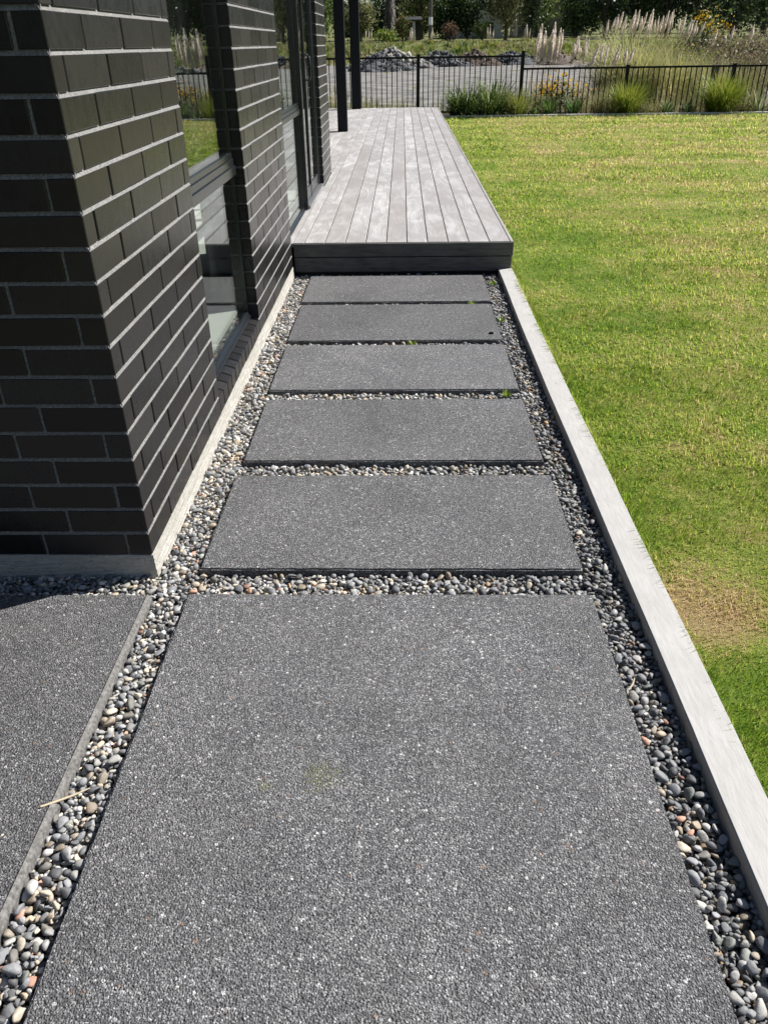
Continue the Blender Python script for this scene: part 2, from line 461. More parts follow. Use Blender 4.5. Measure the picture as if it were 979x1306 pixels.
# ================================================================== LARGE STRUCTURE
GZ = -0.035                     # gravel surface below the slab tops
FIELD_Z = -0.2
def ground_z(y):
    ys = [-60, 19.3, 20.4, 22, 80, 87, 88.5, 96, 140, 400, 900]
    zs = [-0.16, -0.16, -0.18, FIELD_Z - 0.03, FIELD_Z - 0.03, 1.36, 1.46, 1.52, 2.6, 9, 30]
    return float(np.interp(y, ys, zs))

def grid_sheet(name, xs, ys, zf, mat):
    X, Y = np.meshgrid(xs, ys)
    Z = np.vectorize(zf)(X, Y)
    V = np.stack([X, Y, Z], -1).reshape(-1, 3)
    nx, ny = len(xs), len(ys)
    i = np.arange(nx-1)[None, :] + np.arange(ny-1)[:, None]*nx
    F = np.stack([i, i+1, i+nx+1, i+nx], -1).reshape(-1, 4)
    return np_mesh(name, V, F, mat, True)

xs = np.concatenate([np.linspace(-700, -60, 9), np.linspace(-50, 80, 66), np.linspace(90, 700, 9)])
ys = np.concatenate([np.linspace(-60, 18, 6), np.linspace(19.3, 24, 8), np.linspace(28, 78, 12), np.linspace(80, 100, 21), np.linspace(110, 900, 24)])
def gz(x, y):
    z = ground_z(y)
    if y > 79 and y < 89: z += 0.12*math.sin(x*0.9)*math.sin(y*1.3+x*0.35)
    return z
tag(link('ground', grid_sheet('ground', xs, ys, gz, M['ground'])), 'rough grassy ground running out beyond the fence to the trees', 'ground', kind='structure')
fx = np.linspace(-40, 60, 60); fy = np.linspace(21.2, 80.3, 48)
tag(link('gravel_field', grid_sheet('gravel_field', fx, fy, lambda x, y: FIELD_Z + 0.035*math.sin(x*0.7+y*0.2)*math.sin(y*0.45), M['field'])),
    'flat pale grey gravel yard beyond the black fence', 'ground', kind='structure')
tag(MB().box(-60, 90, 89.0, 94.5, 1.3, 1.56).obj('road', M['road']), 'pale road running across in front of the far trees', 'road', kind='structure')

# lawn sheet and grass blades
LAWN_X0, LAWN_X1, LAWN_Y1 = 0.80, 15.0, 19.36
def lawn_z(x, y): return -0.004 + 0.006*math.sin(x*1.7+0.3)*math.sin(y*1.3)
tag(link('lawn', grid_sheet('lawn', np.linspace(LAWN_X0-0.004, LAWN_X1, 60), np.linspace(-1.0, LAWN_Y1, 90), lawn_z, M['lawn'])),
    'mown lawn with straw coloured patches beside the path', 'lawn', kind='structure')

def grass_blades():
    N = 430000
    # more blades where they show large, evenly thinning with distance
    r = np.exp(rng.uniform(math.log(1.25), math.log(21.5), N*2))
    a = rng.uniform(R(2), R(100), N*2)
    x = r*np.cos(a); y = r*np.sin(a)
    ok = (x > LAWN_X0+0.004) & (x < LAWN_X1) & (y > 0.3) & (y < LAWN_Y1-0.02) & (x < 1.6 + 0.62*y)
    x, y, r = x[ok][:N], y[ok][:N], r[ok][:N]
    ne = 9000
    ye = rng.uniform(0.5, 12.0, ne)**1.0; xe = np.where(ye < 5.74, 0.798, 0.804)+np.abs(rng.normal(0, 0.012, ne))
    x = np.concatenate([x, xe]); y = np.concatenate([y, ye]); r = np.concatenate([r, np.hypot(xe, ye)])
    n = len(x)
    d = np.sqrt(r*r + 1.4**2)
    wd = np.maximum(0.0016, 0.00095*d)*rng.uniform(0.7, 1.4, n)
    ln = rng.uniform(0.010, 0.034, n)*(1 + 0.04*d)
    ln[-ne:] *= 1.5
    clump = 0.5+0.5*np.sin(x*9.1+np.sin(y*7.3)*2)*np.sin(y*8.3+x*3)
    ln *= 0.75+0.5*clump
    az = rng.uniform(0, 2*np.pi, n); lean = rng.uniform(0.25, 1.35, n)
    band = (np.floor((y+0.06*x)/0.55) % 2 == 0)
    comb = rng.random(n) < 0.45
    az = np.where(comb, np.where(band, 0.1, np.pi+0.1)+rng.normal(0, 0.5, n), az)
    dx, dy = np.cos(az), np.sin(az)
    px, py = -dy, dx
    z0 = -0.012*np.ones(n)
    h1 = ln*0.55; l1 = lean*0.6; l2 = lean*1.15
    mx = x+dx*h1*np.sin(l1); my = y+dy*h1*np.sin(l1); mz = z0+h1*np.cos(l1)
    tx = mx+dx*h1*np.sin(l2); ty = my+dy*h1*np.sin(l2); tz = np.maximum(mz+h1*np.cos(l2), 0.002)
    w = wd*0.5
    V = np.stack([
        np.stack([x-px*w, y-py*w, z0], -1), np.stack([x+px*w, y+py*w, z0], -1),
        np.stack([mx+px*w*0.9, my+py*w*0.9, mz], -1), np.stack([mx-px*w*0.9, my-py*w*0.9, mz], -1),
        np.stack([tx, ty, tz], -1)], 1)
    b = np.arange(n)[:, None]*5
    F = np.concatenate([b+[0, 1, 2], b+[0, 2, 3], b+[3, 2, 4]], 1).reshape(-1, 3)
    c = np.repeat(np.stack([rng.random(n), rng.random(n)**2, rng.random(n)], -1), 5, axis=0)
    return np_mesh('lawn_grass', V.reshape(-1, 3), F, M['grass'], False, c)
tag(link('lawn_grass', grass_blades()), 'short mown grass blades covering the lawn', 'grass', kind='stuff')

# gravel bed under the path
gb = MB()
gb.box(-2.9, 0.70, -0.6, 5.90, -0.30, -0.047)
gravel_bed = tag(gb.obj('gravel_bed', M['soil']), 'bed of mixed river pebbles round the path slabs', 'gravel', kind='structure')

# planting bed by the fence
tag(MB().box(0.83, 15, 19.46, 20.9, -0.3, -0.02).obj('planting_bed', M['soil']), 'strip of dark soil between the lawn and the fence', 'garden bed', kind='structure')
tag(MB().box(0.81, 15, 19.372, 19.455, -0.2, 0.034).obj('concrete_edging', M['concrete'], bevel=0.004), 'thin pale edging strip along the far side of the lawn', 'edging')

# ================================================================== PATH SLABS
SLABS = [  # x0, x1, y0, y1, label
    (-0.658, 0.575, -0.40, 1.878, 'large square grey aggregate slab nearest the camera with mossy spots'),
    (-0.652, 0.574, 2.006, 2.636, 'grey aggregate stepping slab just past the brick corner, next beyond the large slab'),
    (-0.644, 0.566, 2.755, 3.384, 'second grey stepping slab from the large slab, beside the start of the window'),
    (-0.650, 0.565, 3.499, 4.154, 'middle grey stepping slab, third from the large slab and third from the deck'),
    (-0.654, 0.566, 4.226, 4.932, 'grey stepping slab second from the deck, with a dark crumb near its corner'),
    (-0.662, 0.580, 4.992, 5.648, 'grey stepping slab lying closest to the front of the deck'),
]
def slab_mesh(x0, x1, y0, y1, mat, z0=-0.10, z1=0.0):
    mb = MB(); mb.box(x0, x1, y0, y1, z0, z1)
    me = mb.mesh('paving_slab', mat)
    bm = bmesh.new(); bm.from_mesh(me)
    # ragged arrises: cut the outline fine, then nudge it
    e = [ed for ed in bm.edges if abs(ed.verts[0].co.z-ed.verts[1].co.z) < 1e-6]
    bmesh.ops.subdivide_edges(bm, edges=e, cuts=40, use_grid_fill=False)
    top = [ed for ed in bm.edges if all(abs(v.co.z-z1) < 1e-6 for v in ed.verts)]
    bmesh.ops.bevel(bm, geom=top, offset=0.005, segments=2, affect='EDGES', clamp_overlap=True)
    for v in bm.verts:
        if v.co.z > z1-0.02:
            v.co.x += random.uniform(-0.0016, 0.0016); v.co.y += random.uniform(-0.0016, 0.0016)
            if v.co.z < z1-0.0005: v.co.z += random.uniform(-0.001, 0.001)
    bm.to_mesh(me); bm.free()
    return me
for i, (x0, x1, y0, y1, lab) in enumerate(SLABS):
    o = link('paving_slab', slab_mesh(x0, x1, y0, y1, M['bigslab'] if i == 0 else M['slab']))
    tag(o, lab, 'paving slab', 'slabs of the garden path')
# slab by the front wall with its trowelled border
LS = (-2.55, -0.774, -0.40, 1.872)
o = link('paving_slab', slab_mesh(LS[0], LS[1]-0.009, LS[2], LS[3], M['slab']))
tag(o, 'grey aggregate slab with pale rounded border beside the shaded brick wall', 'paving slab', 'slabs of the garden path')
sec = [(LS[1]-0.0087, -0.1), (LS[1]+0.004, -0.1), (LS[1]+0.003, -0.016), (LS[1]-0.001, -0.006), (LS[1]-0.0087, 0.0004)]
eb = MB(); 
for k in range(60):
    ya = LS[2]+(LS[3]-LS[2])*k/60; yb = LS[2]+(LS[3]-LS[2])*(k+1)/60
    eb.prism_y(sec, ya, yb)
me = eb.mesh('border', M['edge'])
link('border', me, o)

# timber edging (sleeper) between gravel and lawn
def kerb_mesh():
    mb = MB()
    ys_ = np.linspace(-0.5, 5.742, 90)
    x0, x1, z0, z1 = 0.692, 0.795, -0.14, 0.02
    V, F = [], []
    for k, y in enumerate(ys_):
        wv = 0.0025*math.sin(y*1.3)+0.0010*math.sin(y*5.1); zz = 0.0015*math.sin(y*2.2+1)
        if y > 4: wv += 0.006*(y-4)/1.7
        sec = [(x0+wv, z0), (x0+wv, z1-0.004+zz), (x0+wv+0.003, z1+zz), (x1+wv-0.003, z1+zz), (x1+wv, z1-0.004+zz), (x1+wv, z0)]
        V += [(a+random.uniform(-0.0003, 0.0003), y, b) for a, b in sec]
    n = 6
    for k in range(len(ys_)-1):
        for i in range(n):
            j = (i+1) % n; F.append((k*n+i, (k+1)*n+i, (k+1)*n+j, k*n+j))
    me = bpy.data.meshes.new('timber_edging'); me.from_pydata(V, [], F+[tuple(range(n)), tuple(range(len(V)-1, len(V)-n-1, -1))])
    bm = bmesh.new(); bm.from_mesh(me); bmesh.ops.recalc_face_normals(bm, faces=bm.faces); bm.to_mesh(me); bm.free()
    me.materials.append(M['kerb'])
    return me
tag(link('timber_edging', kerb_mesh()), 'long bleached timber sleeper edging between the pebbles and the lawn', 'edging')

# ================================================================== HOUSE
XW = -0.793          # outer brick face along the path
YC = 2.002           # near corner
Z0, CO, BH = 0.0586, 0.086, 0.0755
NC = 28              # courses
house = tag(link('house', None), 'house with glossy black brick walls, large window and glass sliding door', 'house')
house.location = (XW, YC, 0)
bpy.context.view_layer.update()
HI = house.matrix_world.inverted()

def hpart(name, data, parent=None):
    o = link(name, data)
    o.parent = parent or house
    o.matrix_parent_inverse = HI if (parent is None) else Matrix.Identity(4)
    return o
# house sits unrotated, so part meshes are written in world space and offset by the parent inverse.

BRICKS = []   # (pier key, x0,x1,y0,y1,z0,z1)
def lay(key, axis, a0, a1, first_even, first_odd, module, fixed, face, kmin=0, kmax=NC, last_min=0.02):
    """runs of bricks along an axis between a0 and a1; fixed=(inner,outer) of the other axis"""
    for k in range(kmin, kmax):
        z0 = Z0+k*CO
        pos = 0.0; seg = first_even if k % 2 == 0 else first_odd
        L = abs(a1-a0); sgn = 1 if a1 > a0 else -1
        while pos < L-last_min:
            w = min(seg, L-pos)
            if L-pos-w < last_min: w = L-pos
            p, q = a0+sgn*pos, a0+sgn*(pos+w)
            BRICKS.append((key, axis, min(p, q), max(p, q), fixed, z0, face))
            pos += w+0.010; seg = module-0.010
D = 0.07
# near pier: face along path (Y 2.002..3.092), front face (X -0.793..-3.6)
lay('near', 'y', YC, 3.092, 0.237, 0.071, 0.3128, (XW-D, XW), '+x')
lay('near', 'x', XW-D-0.010, -3.6, 0.262-0.010, 0.237-D-0.010-0.0, 0.262, (YC, YC+D), '-y')
lay('far', 'y', 4.186, 5.688, 0.240, 0.083, 0.3128, (XW-D, XW), '+x')
lay('third', 'y', 8.40, 9.345, 0.240, 0.083, 0.3128, (XW-D, XW), '+x', kmin=2)

def fix_brick(b):
    key, axis, p, q, (f0, f1), z0, face = b
    if axis == 'y': return (f0, f1, p, q, z0, z0+BH)
    return (p, q, f0, f1, z0, z0+BH)

ALL = []
for b in BRICKS:
    x0, x1, y0, y1, z0, z1 = fix_brick(b)
    # on the corner the path-face brick of one course returns round the front
    k = int(round((b[5]-Z0)/CO))
    if b[0] == 'near' and b[1] == 'y' and abs(y0-YC) < 1e-6:
        if k % 2 == 0: pass                    # stretcher on the path face, header (0.07) on the front
        else: x0 = XW-0.237                    # header on the path face, long on the front
    if b[0] == 'near' and b[1] == 'x' and k % 2 == 1 and x1 > XW-0.237-0.001:
        continue
    ALL.append([b[0], x0, x1, y0, y1, z0, z1])
# after the 0.237 front returns on odd courses the run restarts at -1.040: rebuild odd front courses
ALL = [a for a in ALL if not (a[0] == 'near' and a[4] <= YC+D+1e-6 and a[3] < YC+1e-6 and a[2] < XW-D-0.005 and int(round((a[5]-Z0)/CO)) % 2 == 1)]
for k in range(1, NC, 2):
    x = XW-0.237-0.010
    while x > -3.6:
        ALL.append(['near', max(x-0.252, -3.6), x, YC, YC+D, Z0+k*CO, Z0+k*CO+BH]); x -= 0.262

def proj_area(a):
    c = Vector(((a[1]+a[2])/2, (a[3]+a[4])/2, (a[5]+a[6])/2))-CAM
    zf = c.dot(_fw)
    if zf < 0.3: return -1, False
    u = 489.5+980.92*c.dot(_rt)/zf; v = 653+980.92*c.dot(_dn)/zf
    inside = -40 < u < 1000 and -30 < v < 1340
    return 1/(zf*zf), inside

def brick_mesh(w, d, h):
    mb = MB(); mb.box(-w/2, w/2, -d/2, d/2, -h/2, h/2)
    return mb.mesh('brick', M['brick'], bevel=0.0022, seg=1)
CACHE = {}
def brick_data(w, d, h):
    key = (round(w, 3), round(d, 3), round(h, 3))
    if key not in CACHE: CACHE[key] = brick_mesh(*key)
    return CACHE[key]

piers = {}
def pier(key, name, boxes):
    mb = MB()
    for b in boxes: mb.box(*b)
    piers[key] = mb
TOPZ = Z0+NC*CO
REC = 0.0065
pier('near', 'brick_pier', [(XW-D+0.004, XW-REC-0.0015, YC+REC, 3.092-REC, Z0, TOPZ), (-3.6, XW-D+0.002, YC+REC, YC+D-0.004, Z0, TOPZ)])
pier('far', 'brick_pier', [(XW-D+0.004, XW-REC-0.0015, 4.186+REC, 5.688-REC, Z0, TOPZ)])
pier('third', 'brick_pier', [(XW-D+0.004, XW-REC-0.0015, 8.40+REC, 9.345-REC, 0.2, TOPZ)])
# weather-struck bed joints: each slopes out from under the brick above to the brick below
for k in range(0, NC-1):
    zt = Z0+k*CO+BH; zb = Z0+(k+1)*CO
    sec = [(XW-0.012, zt-0.001), (XW-0.0008, zt-0.001), (XW-0.0075, zb+0.001), (XW-0.012, zb+0.001)]
    for key, ya, yb in (('near', YC+0.0012, 3.092-0.002), ('far', 4.188, 5.686), ('third', 8.402, 9.343)):
        if key == 'third' and k < 2: continue
        piers[key].prism_y(sec, ya, yb)
    sf = [(YC+0.010, zt-0.001), (YC+0.010, zb+0.001), (YC+0.0075, zb+0.001), (YC+0.0012, zt-0.001)]
    piers['near'].prism_x(sf, -3.6, XW-0.0012)
PIER = {}
for key in ('near', 'far', 'third'):
    PIER[key] = hpart('brick_pier', piers[key].mesh('brick_pier', M['mortar']))

ranked = []
for a in ALL:
    s, ins = proj_area(a)
    ranked.append((s if ins else -2, a))
ranked.sort(key=lambda t: -t[0])
# sill bricks on edge under the window are picked first
SILL = []
NS = 12
pitch = (4.186-3.092)/NS
n_ind = 300-NS
rest = {'near': [], 'far': [], 'third': []}
for i, (s, a) in enumerate(ranked):
    key, x0, x1, y0, y1, z0, z1 = a
    jx = random.uniform(-0.0009, 0.0009)
    if i < n_ind and s > 0:
        # long axis in local X
        if (y1-y0) > (x1-x0):
            me = brick_data(y1-y0, x1-x0, z1-z0); rz = R(90)
        else:
            me = brick_data(x1-x0, y1-y0, z1-z0); rz = 0
        o = link('brick', me, PIER[key])
        o.location = ((x0+x1)/2+jx, (y0+y1)/2+random.uniform(-0.0006, 0.0006), (z0+z1)/2+random.uniform(-0.0006, 0.0006))
        o.rotation_euler = (random.uniform(-0.003, 0.003), random.uniform(-0.003, 0.003), rz+random.uniform(-0.003, 0.003))
    else:
        rest[key].append((x0+jx, x1+jx, y0, y1, z0, z1))
for key in rest:
    if rest[key]:
        mb = MB()
        for b in rest[key]: mb.box(*b)
        o = link('brickwork', mb.mesh('brickwork', M['brick'], bevel=0.0022), PIER[key])
        o['kind'] = 'stuff'

# unseen brick wall added left of view to darken the shaded front face
WX = -2.6
mb = MB(); mb.box(WX-0.12, WX-REC, -6.0, YC-0.002, -0.2, TOPZ)
shade_wall = hpart('added_shade_wall', mb.mesh('added_shade_wall', M['mortar']))
mb = MB()
for k in range(NC):
    y = YC-0.012-(0.156 if k % 2 else 0.0)
    while y > -5.9:
        mb.box(WX-0.07, WX, y-0.302, y, Z0+k*CO, Z0+k*CO+BH); y -= 0.3128
o = link('brickwork', mb.mesh('brickwork', M['brick'], bevel=0.0022), shade_wall); o['kind'] = 'stuff'

# window sill of bricks on edge, sloping outwards
mb = MB()
mb.prism_y([(XW-0.075, Z0), (XW-REC, Z0), (XW-REC, 0.125), (XW-0.075, 0.150)], 3.0945, 4.1835)
sill = hpart('window_sill', mb.mesh('window_sill', M['mortar']))
hb = MB()
w2 = (pitch-0.010)/2
pts = [(XW-0.066, -w2, Z0+0.002), (XW, -w2, Z0+0.002), (XW, w2, Z0+0.002), (XW-0.066, w2, Z0+0.002),
       (XW-0.066, -w2, 0.1515), (XW, -w2, 0.1305), (XW, w2, 0.1305), (XW-0.066, w2, 0.1515)]
hb.hexa(pts); sill_me = hb.mesh('brick', M['brick'], bevel=0.002)
for i in range(NS):
    o = link('brick', sill_me, sill)
    o.location = (random.uniform(-0.001, 0.001), 3.092+pitch*(i+0.5), random.uniform(-0.001, 0.001))

# foundation
def foundation():
    V, F = [], []
    ysf = np.concatenate([np.linspace(YC-0.0005, 5.70, 110)])
    mb = MB()
    mb.box(-3.6, XW+0.001, YC-0.001, 5.70, -0.2, Z0-0.001)
    me = mb.mesh('foundation', M['foundation'])
    bm = bmesh.new(); bm.from_mesh(me)
    bmesh.ops.subdivide_edges(bm, edges=list(bm.edges), cuts=48, use_grid_fill=True)
    for v in bm.verts:
        if v.co.z > -0.19:
            lo = min(1, (Z0-v.co.z)/0.1)
            if v.co.x > XW-0.01: v.co.x += 0.001+0.007*lo+random.uniform(-0.002, 0.002)*(0.4+lo)
            if v.co.y < YC+0.01: v.co.y -= 0.001+0.006*lo+random.uniform(-0.0015, 0.0015)
    bm.to_mesh(me); bm.free()
    return me
hpart('foundation', foundation())

# window and door joinery --------------------------------------------------
FX = -0.845     # front of the frames
GX = -0.856     # glass plane
def joinery(name, y0, y1, z0, z1, transoms, mullions=()):
    mb = MB()
    fw = 0.020
    mb.box(GX-0.05, FX, y0, y0+fw, z0, z1); mb.box(GX-0.05, FX, y1-fw, y1, z0, z1)
    mb.box(GX-0.05, FX, y0+fw, y1-fw, z0, z0+0.022); mb.box(GX-0.05, FX, y0+fw, y1-fw, z1-0.05, z1)
    # sill nosing, and a fine inner bead round the glass
    mb.box(GX, FX+0.012, y0+0.001, y1-0.001, z0-0.012, z0+0.004); mb.box(GX, FX+0.005, y0+fw+0.001, y1-fw-0.001, z0+0.0045, z0+0.014)
    frame = hpart(name, mb.mesh(name, M['frame'], bevel=0.0012))
    zc = z0+0.022
    rails = []
    for (ta, tb) in transoms:
        rb = MB()
        h = tb-ta
        rb.box(GX-0.03, FX+0.014, y0+fw, y1-fw, ta, ta+h*0.42)
        rb.box(GX-0.03, FX+0.006, y0+fw, y1-fw, ta+h*0.42+0.0005, ta+h*0.74)
        rb.box(GX-0.03, FX-0.001, y0+fw, y1-fw, ta+h*0.74+0.0005, tb)
        link('transom', rb.mesh('transom', M['frame'], bevel=0.001), frame)
        rails.append((zc, ta)); zc = tb
    rails.append((zc, z1-0.05))
    for (a, b) in rails:
        gm = MB(); gm.box(GX-0.003, GX+0.003, y0+fw-0.004, y1-fw+0.004, a-0.004, b+0.004)
        link('pane', gm.mesh('pane', M['glass']), frame)
    return frame
joinery('window', 3.094, 4.184, 0.165, 2.16, [(0.885, 0.985)])
joinery('fixed_glazing', 5.690, 7.06, 0.213, 2.16, [(0.955, 1.035)])
# sliding leaf, one plane further out
mb = MB()
LX = -0.812
mb.box(-0.895, LX, 7.062, 7.115, 0.214, 2.16)
mb.box(-0.868, LX-0.012, 7.116, 7.150, 0.214, 2.14)
mb.box(-0.862, LX-0.020, 7.60, 7.66, 0.24, 2.14)
mb.box(-0.862, LX-0.020, 8.27, 8.335, 0.24, 2.14)
mb.box(-0.89, -0.828, 8.34, 8.396, 0.214, 2.16)
mb.box(-0.858, -0.836, 7.151, 8.269, 0.24, 0.345); mb.box(-0.858, -0.836, 7.151, 8.269, 2.04, 2.14)
mb.box(-0.89, -0.815, 7.151, 8.338, 2.145, 2.19)
door = hpart('sliding_door', mb.mesh('sliding_door', M['frame'], bevel=0.0012))
tb_ = MB(); tb_.box(-0.90, -0.800, 7.117, 8.395, 0.2125, 0.232)
link('door_track', tb_.mesh('door_track', mat_simple('anodised_track', (0.30, 0.31, 0.32), 0.35, 0.5, 0.6), bevel=0.001), door)
gm = MB(); gm.box(-0.851, -0.845, 7.148, 7.602, 0.343, 2.042)
link('pane', gm.mesh('pane', M['glass']), door)
gm = MB(); gm.box(-0.851, -0.845, 7.658, 8.272, 0.343, 2.042)
link('pane', gm.mesh('pane', M['glass']), door)
# D-shaped pull handle
def tube(path, rad, nseg=8):
    V, F = [], []
    P = [Vector(p) for p in path]
    for i, p in enumerate(P):
        d = (P[min(i+1, len(P)-1)]-P[max(i-1, 0)]).normalized()
        a = d.orthogonal().normalized(); b = d.cross(a)
        rr = rad[i] if hasattr(rad, '__len__') else rad
        for k in range(nseg):
            t = 2*math.pi*k/nseg
            V.append(p+(a*math.cos(t)+b*math.sin(t))*rr)
    for i in range(len(P)-1):
        for k in range(nseg):
            F.append((i*nseg+k, i*nseg+(k+1) % nseg, (i+1)*nseg+(k+1) % nseg, (i+1)*nseg+k))
    return V, F
V, F = tube([(-0.832, 7.62, 1.36), (-0.806, 7.622, 1.365), (-0.790, 7.624, 1.345), (-0.787, 7.625, 1.27), (-0.790, 7.624, 1.19), (-0.806, 7.622, 1.17), (-0.832, 7.62, 1.175)], 0.008)
link('handle', np_mesh('handle', V, F, M['frame'], True), door)

# inside the house: pale carpet, plaster walls, a sheer curtain; outer shell keeps the rooms dark
ib = MB()
ib.box(-4.6, -0.90, 2.08, 9.33, 0.12, 0.205)
hpart('interior_floor', ib.mesh('interior_floor', M['carpet']))
ib = MB()
ib.box(-4.7, -4.6, YC+D, 9.34, 0.0, 2.46)
ib.box(-4.598, -0.90, 2.075, 2.16, 0.206, 2.40)
ib.box(-4.598, -0.90, 9.25, 9.33, 0.206, 2.40)
ib.box(-4.598, -1.9, 5.50, 5.60, 0.206, 2.40)
ib.box(-0.90, -0.866, 2.162, 3.090, 0.206, 2.40)
ib.box(-0.90, -0.866, 4.19, 5.684, 0.206, 2.40)
ib.box(-0.90, -0.866, 8.402, 9.249, 0.206, 2.40)
hpart('interior_wall', ib.mesh('interior_wall', M['plaster']))
rb = MB()
rb.box(-4.9, XW+0.02, YC-0.03, 9.36, 2.475, 2.62)
rb.box(-4.9, -0.93, 9.365, 19.32, 2.475, 2.62)
rb.box(-0.92, XW-0.002, 3.093, 4.185, 2.19, 2.474)
rb.box(-0.92, XW-0.002, 5.689, 8.399, 2.195, 2.474)
hpart('roof', rb.mesh('roof', M['darkwall']))
ib = MB(); ib.box(-4.75, -4.72, 9.345, 19.3, 0.0, 2.47)
hpart('recessed_wall', ib.mesh('recessed_wall', M['darkwall']))
def curtain(y0, y1, x, n):
    V, F = [], []
    for k in range(n+1):
        y = y0+(y1-y0)*k/n
        xx = x+0.028*math.sin(k*0.9)+0.006*math.sin(k*2.3)
        V += [(xx, y, 0.215), (xx, y, 2.39)]
    for k in range(n): F.append((2*k, 2*k+2, 2*k+3, 2*k+1))
    return np_mesh('curtain', V, F, M['curtain'], True)
hpart('curtain', curtain(4.42, 5.45, -1.08, 90))
hpart('curtain', curtain(2.35, 2.80, -1.08, 50))

# veranda posts
def vpost(x0, x1, y0, y1):
    mb = MB(); mb.box(x0, x1, y0, y1, 0.2105, 2.474)
    return hpart('veranda_post', mb.mesh('veranda_post', M['post'], bevel=0.003))
vpost(-1.050, -0.893, 13.99, 14.15)
vpost(-1.105, -0.905, 19.10, 19.30)

# ================================================================== DECK
deck = tag(link('deck', None, None, (0, 5.746, 0)), 'low deck of silvery weathered boards with dark front, beside the house', 'deck')
bpy.context.view_layer.update()
DI = deck.matrix_world.inverted()
def dpart(name, data):
    o = link(name, data); o.parent = deck; o.matrix_parent_inverse = DI; return o
DZ = 0.210
BP, BW = 0.1487, 0.1425
xr = 0.7745
lefts = []
k = 0
def board_mesh(w, L):
    mb = MB(); mb.box(-w/2, w/2, 0, L, -0.028, 0.0)
    return mb.mesh('board', M['deck'], bevel=0.0022)
Lfull = 19.36-5.762
bm_full = board_mesh(BW, Lfull)
bm_a = board_mesh(BW, 6.0); bm_b = board_mesh(BW, Lfull-6.0-0.003)
x = xr
for k in range(10):
    xc = x-BW/2
    if xc-BW/2 < XW+0.004: break
    if k in (3, 6, 8):
        ya = 5.762
        o = dpart('board', bm_a); o.location = (xc, ya, DZ+random.uniform(-0.0008, 0.0008))
        o = dpart('board', bm_b); o.location = (xc, ya+6.003, DZ+random.uniform(-0.0008, 0.0008))
    else:
        o = dpart('board', bm_full); o.location = (xc, 5.762, DZ+random.uniform(-0.0008, 0.0008))
    x -= BP
# narrow filler board against the wall (its edge follows the pier, door and pier)
wl = x-(XW+0.006)
if wl > 0.015:
    me = board_mesh(wl, 3.62); o = dpart('board', me); o.location = (x-wl/2, 5.762, DZ)
    me = board_mesh(wl, Lfull-3.625); o = dpart('board', me); o.location = (x-wl/2, 5.762+3.625, DZ)
# boards under the veranda beyond the third pier
bm_v = board_mesh(BW, 19.36-9.36)
xx = XW+0.006-0.006
for k in range(22):
    o = dpart('board', bm_v); o.location = (xx-BW/2, 9.36, DZ+random.uniform(-0.0008, 0.0008)); xx -= BP
# short piece between wall face and door track
mb = MB(); mb.box(-0.842, XW+0.003, 5.7615, 8.39, DZ-0.03, DZ-0.0035); dpart('board', mb.mesh('board', M['deck']))
for (za, zb, xe) in ((0.112, 0.2045, 0.8015), (0.004, 0.1065, 0.792)):
    mb = MB(); mb.box(XW+0.006, xe, 5.746, 5.7605, za, zb)
    dpart('fascia_board', mb.mesh('fascia_board', M['fascia'], bevel=0.002))
mb = MB(); mb.box(0.7805, 0.8015, 5.7610, 19.36, 0.10, DZ-0.001); dpart('side_trim', mb.mesh('side_trim', M['deck'], bevel=0.002))
mb = MB(); mb.box(0.7805, 0.797, 5.7610, 19.36, -0.05, 0.097); dpart('side_trim', mb.mesh('side_trim', M['fascia'], bevel=0.002))
mb = MB(); mb.box(-4.0, 0.80, 19.362, 19.38, -0.1, DZ-0.003); dpart('back_trim', mb.mesh('back_trim', M['fascia'], bevel=0.002))
mb = MB(); mb.box(XW+0.014, 0.778, 5.80, 19.3, -0.05, 0.150); mb.box(-4.0, XW, 9.36, 19.3, -0.05, 0.15)
dpart('substructure', mb.mesh('substructure', M['darkwall']))

# ================================================================== GRAVEL
def icos(sub):
    bm = bmesh.new(); bmesh.ops.create_icosphere(bm, subdivisions=sub, radius=1.0)
    V = np.array([v.co[:] for v in bm.verts]); F = np.array([[v.index for v in f.verts] for f in bm.faces]); bm.free()
    return V, F
ICO2 = icos(2)
def pebble_shapes(n):
    out = []
    for i in range(n):
        V = ICO2[0].copy()
        for _ in range(6):   # a few soft facets
            d = rng.normal(size=3); d /= np.linalg.norm(d); h = rng.uniform(0.35, 0.8)
            s = V@d; over = np.maximum(s-h, 0); V = V-np.outer(over*0.85, d)
        V += 0.13*np.sin(V[:, [1, 2, 0]]*rng.uniform(1.5, 3.0, 3)+rng.uniform(0, 6, 3))
        out.append(V)
    return out
SHAPES = pebble_shapes(24)
PAL = np.array([(0.20, 0.205, 0.215), (0.155, 0.16, 0.17), (0.25, 0.25, 0.25), (0.105, 0.108, 0.115), (0.30, 0.295, 0.28), (0.33, 0.29, 0.235), (0.28, 0.235, 0.18),
                (0.18, 0.175, 0.16), (0.46, 0.45, 0.43), (0.30, 0.17, 0.125), (0.36, 0.25, 0.14), (0.215, 0.23, 0.215)])
PW = np.array([0.17, 0.15, 0.14, 0.14, 0.10, 0.085, 0.05, 0.07, 0.045, 0.015, 0.008, 0.045]); PW = PW/PW.sum()

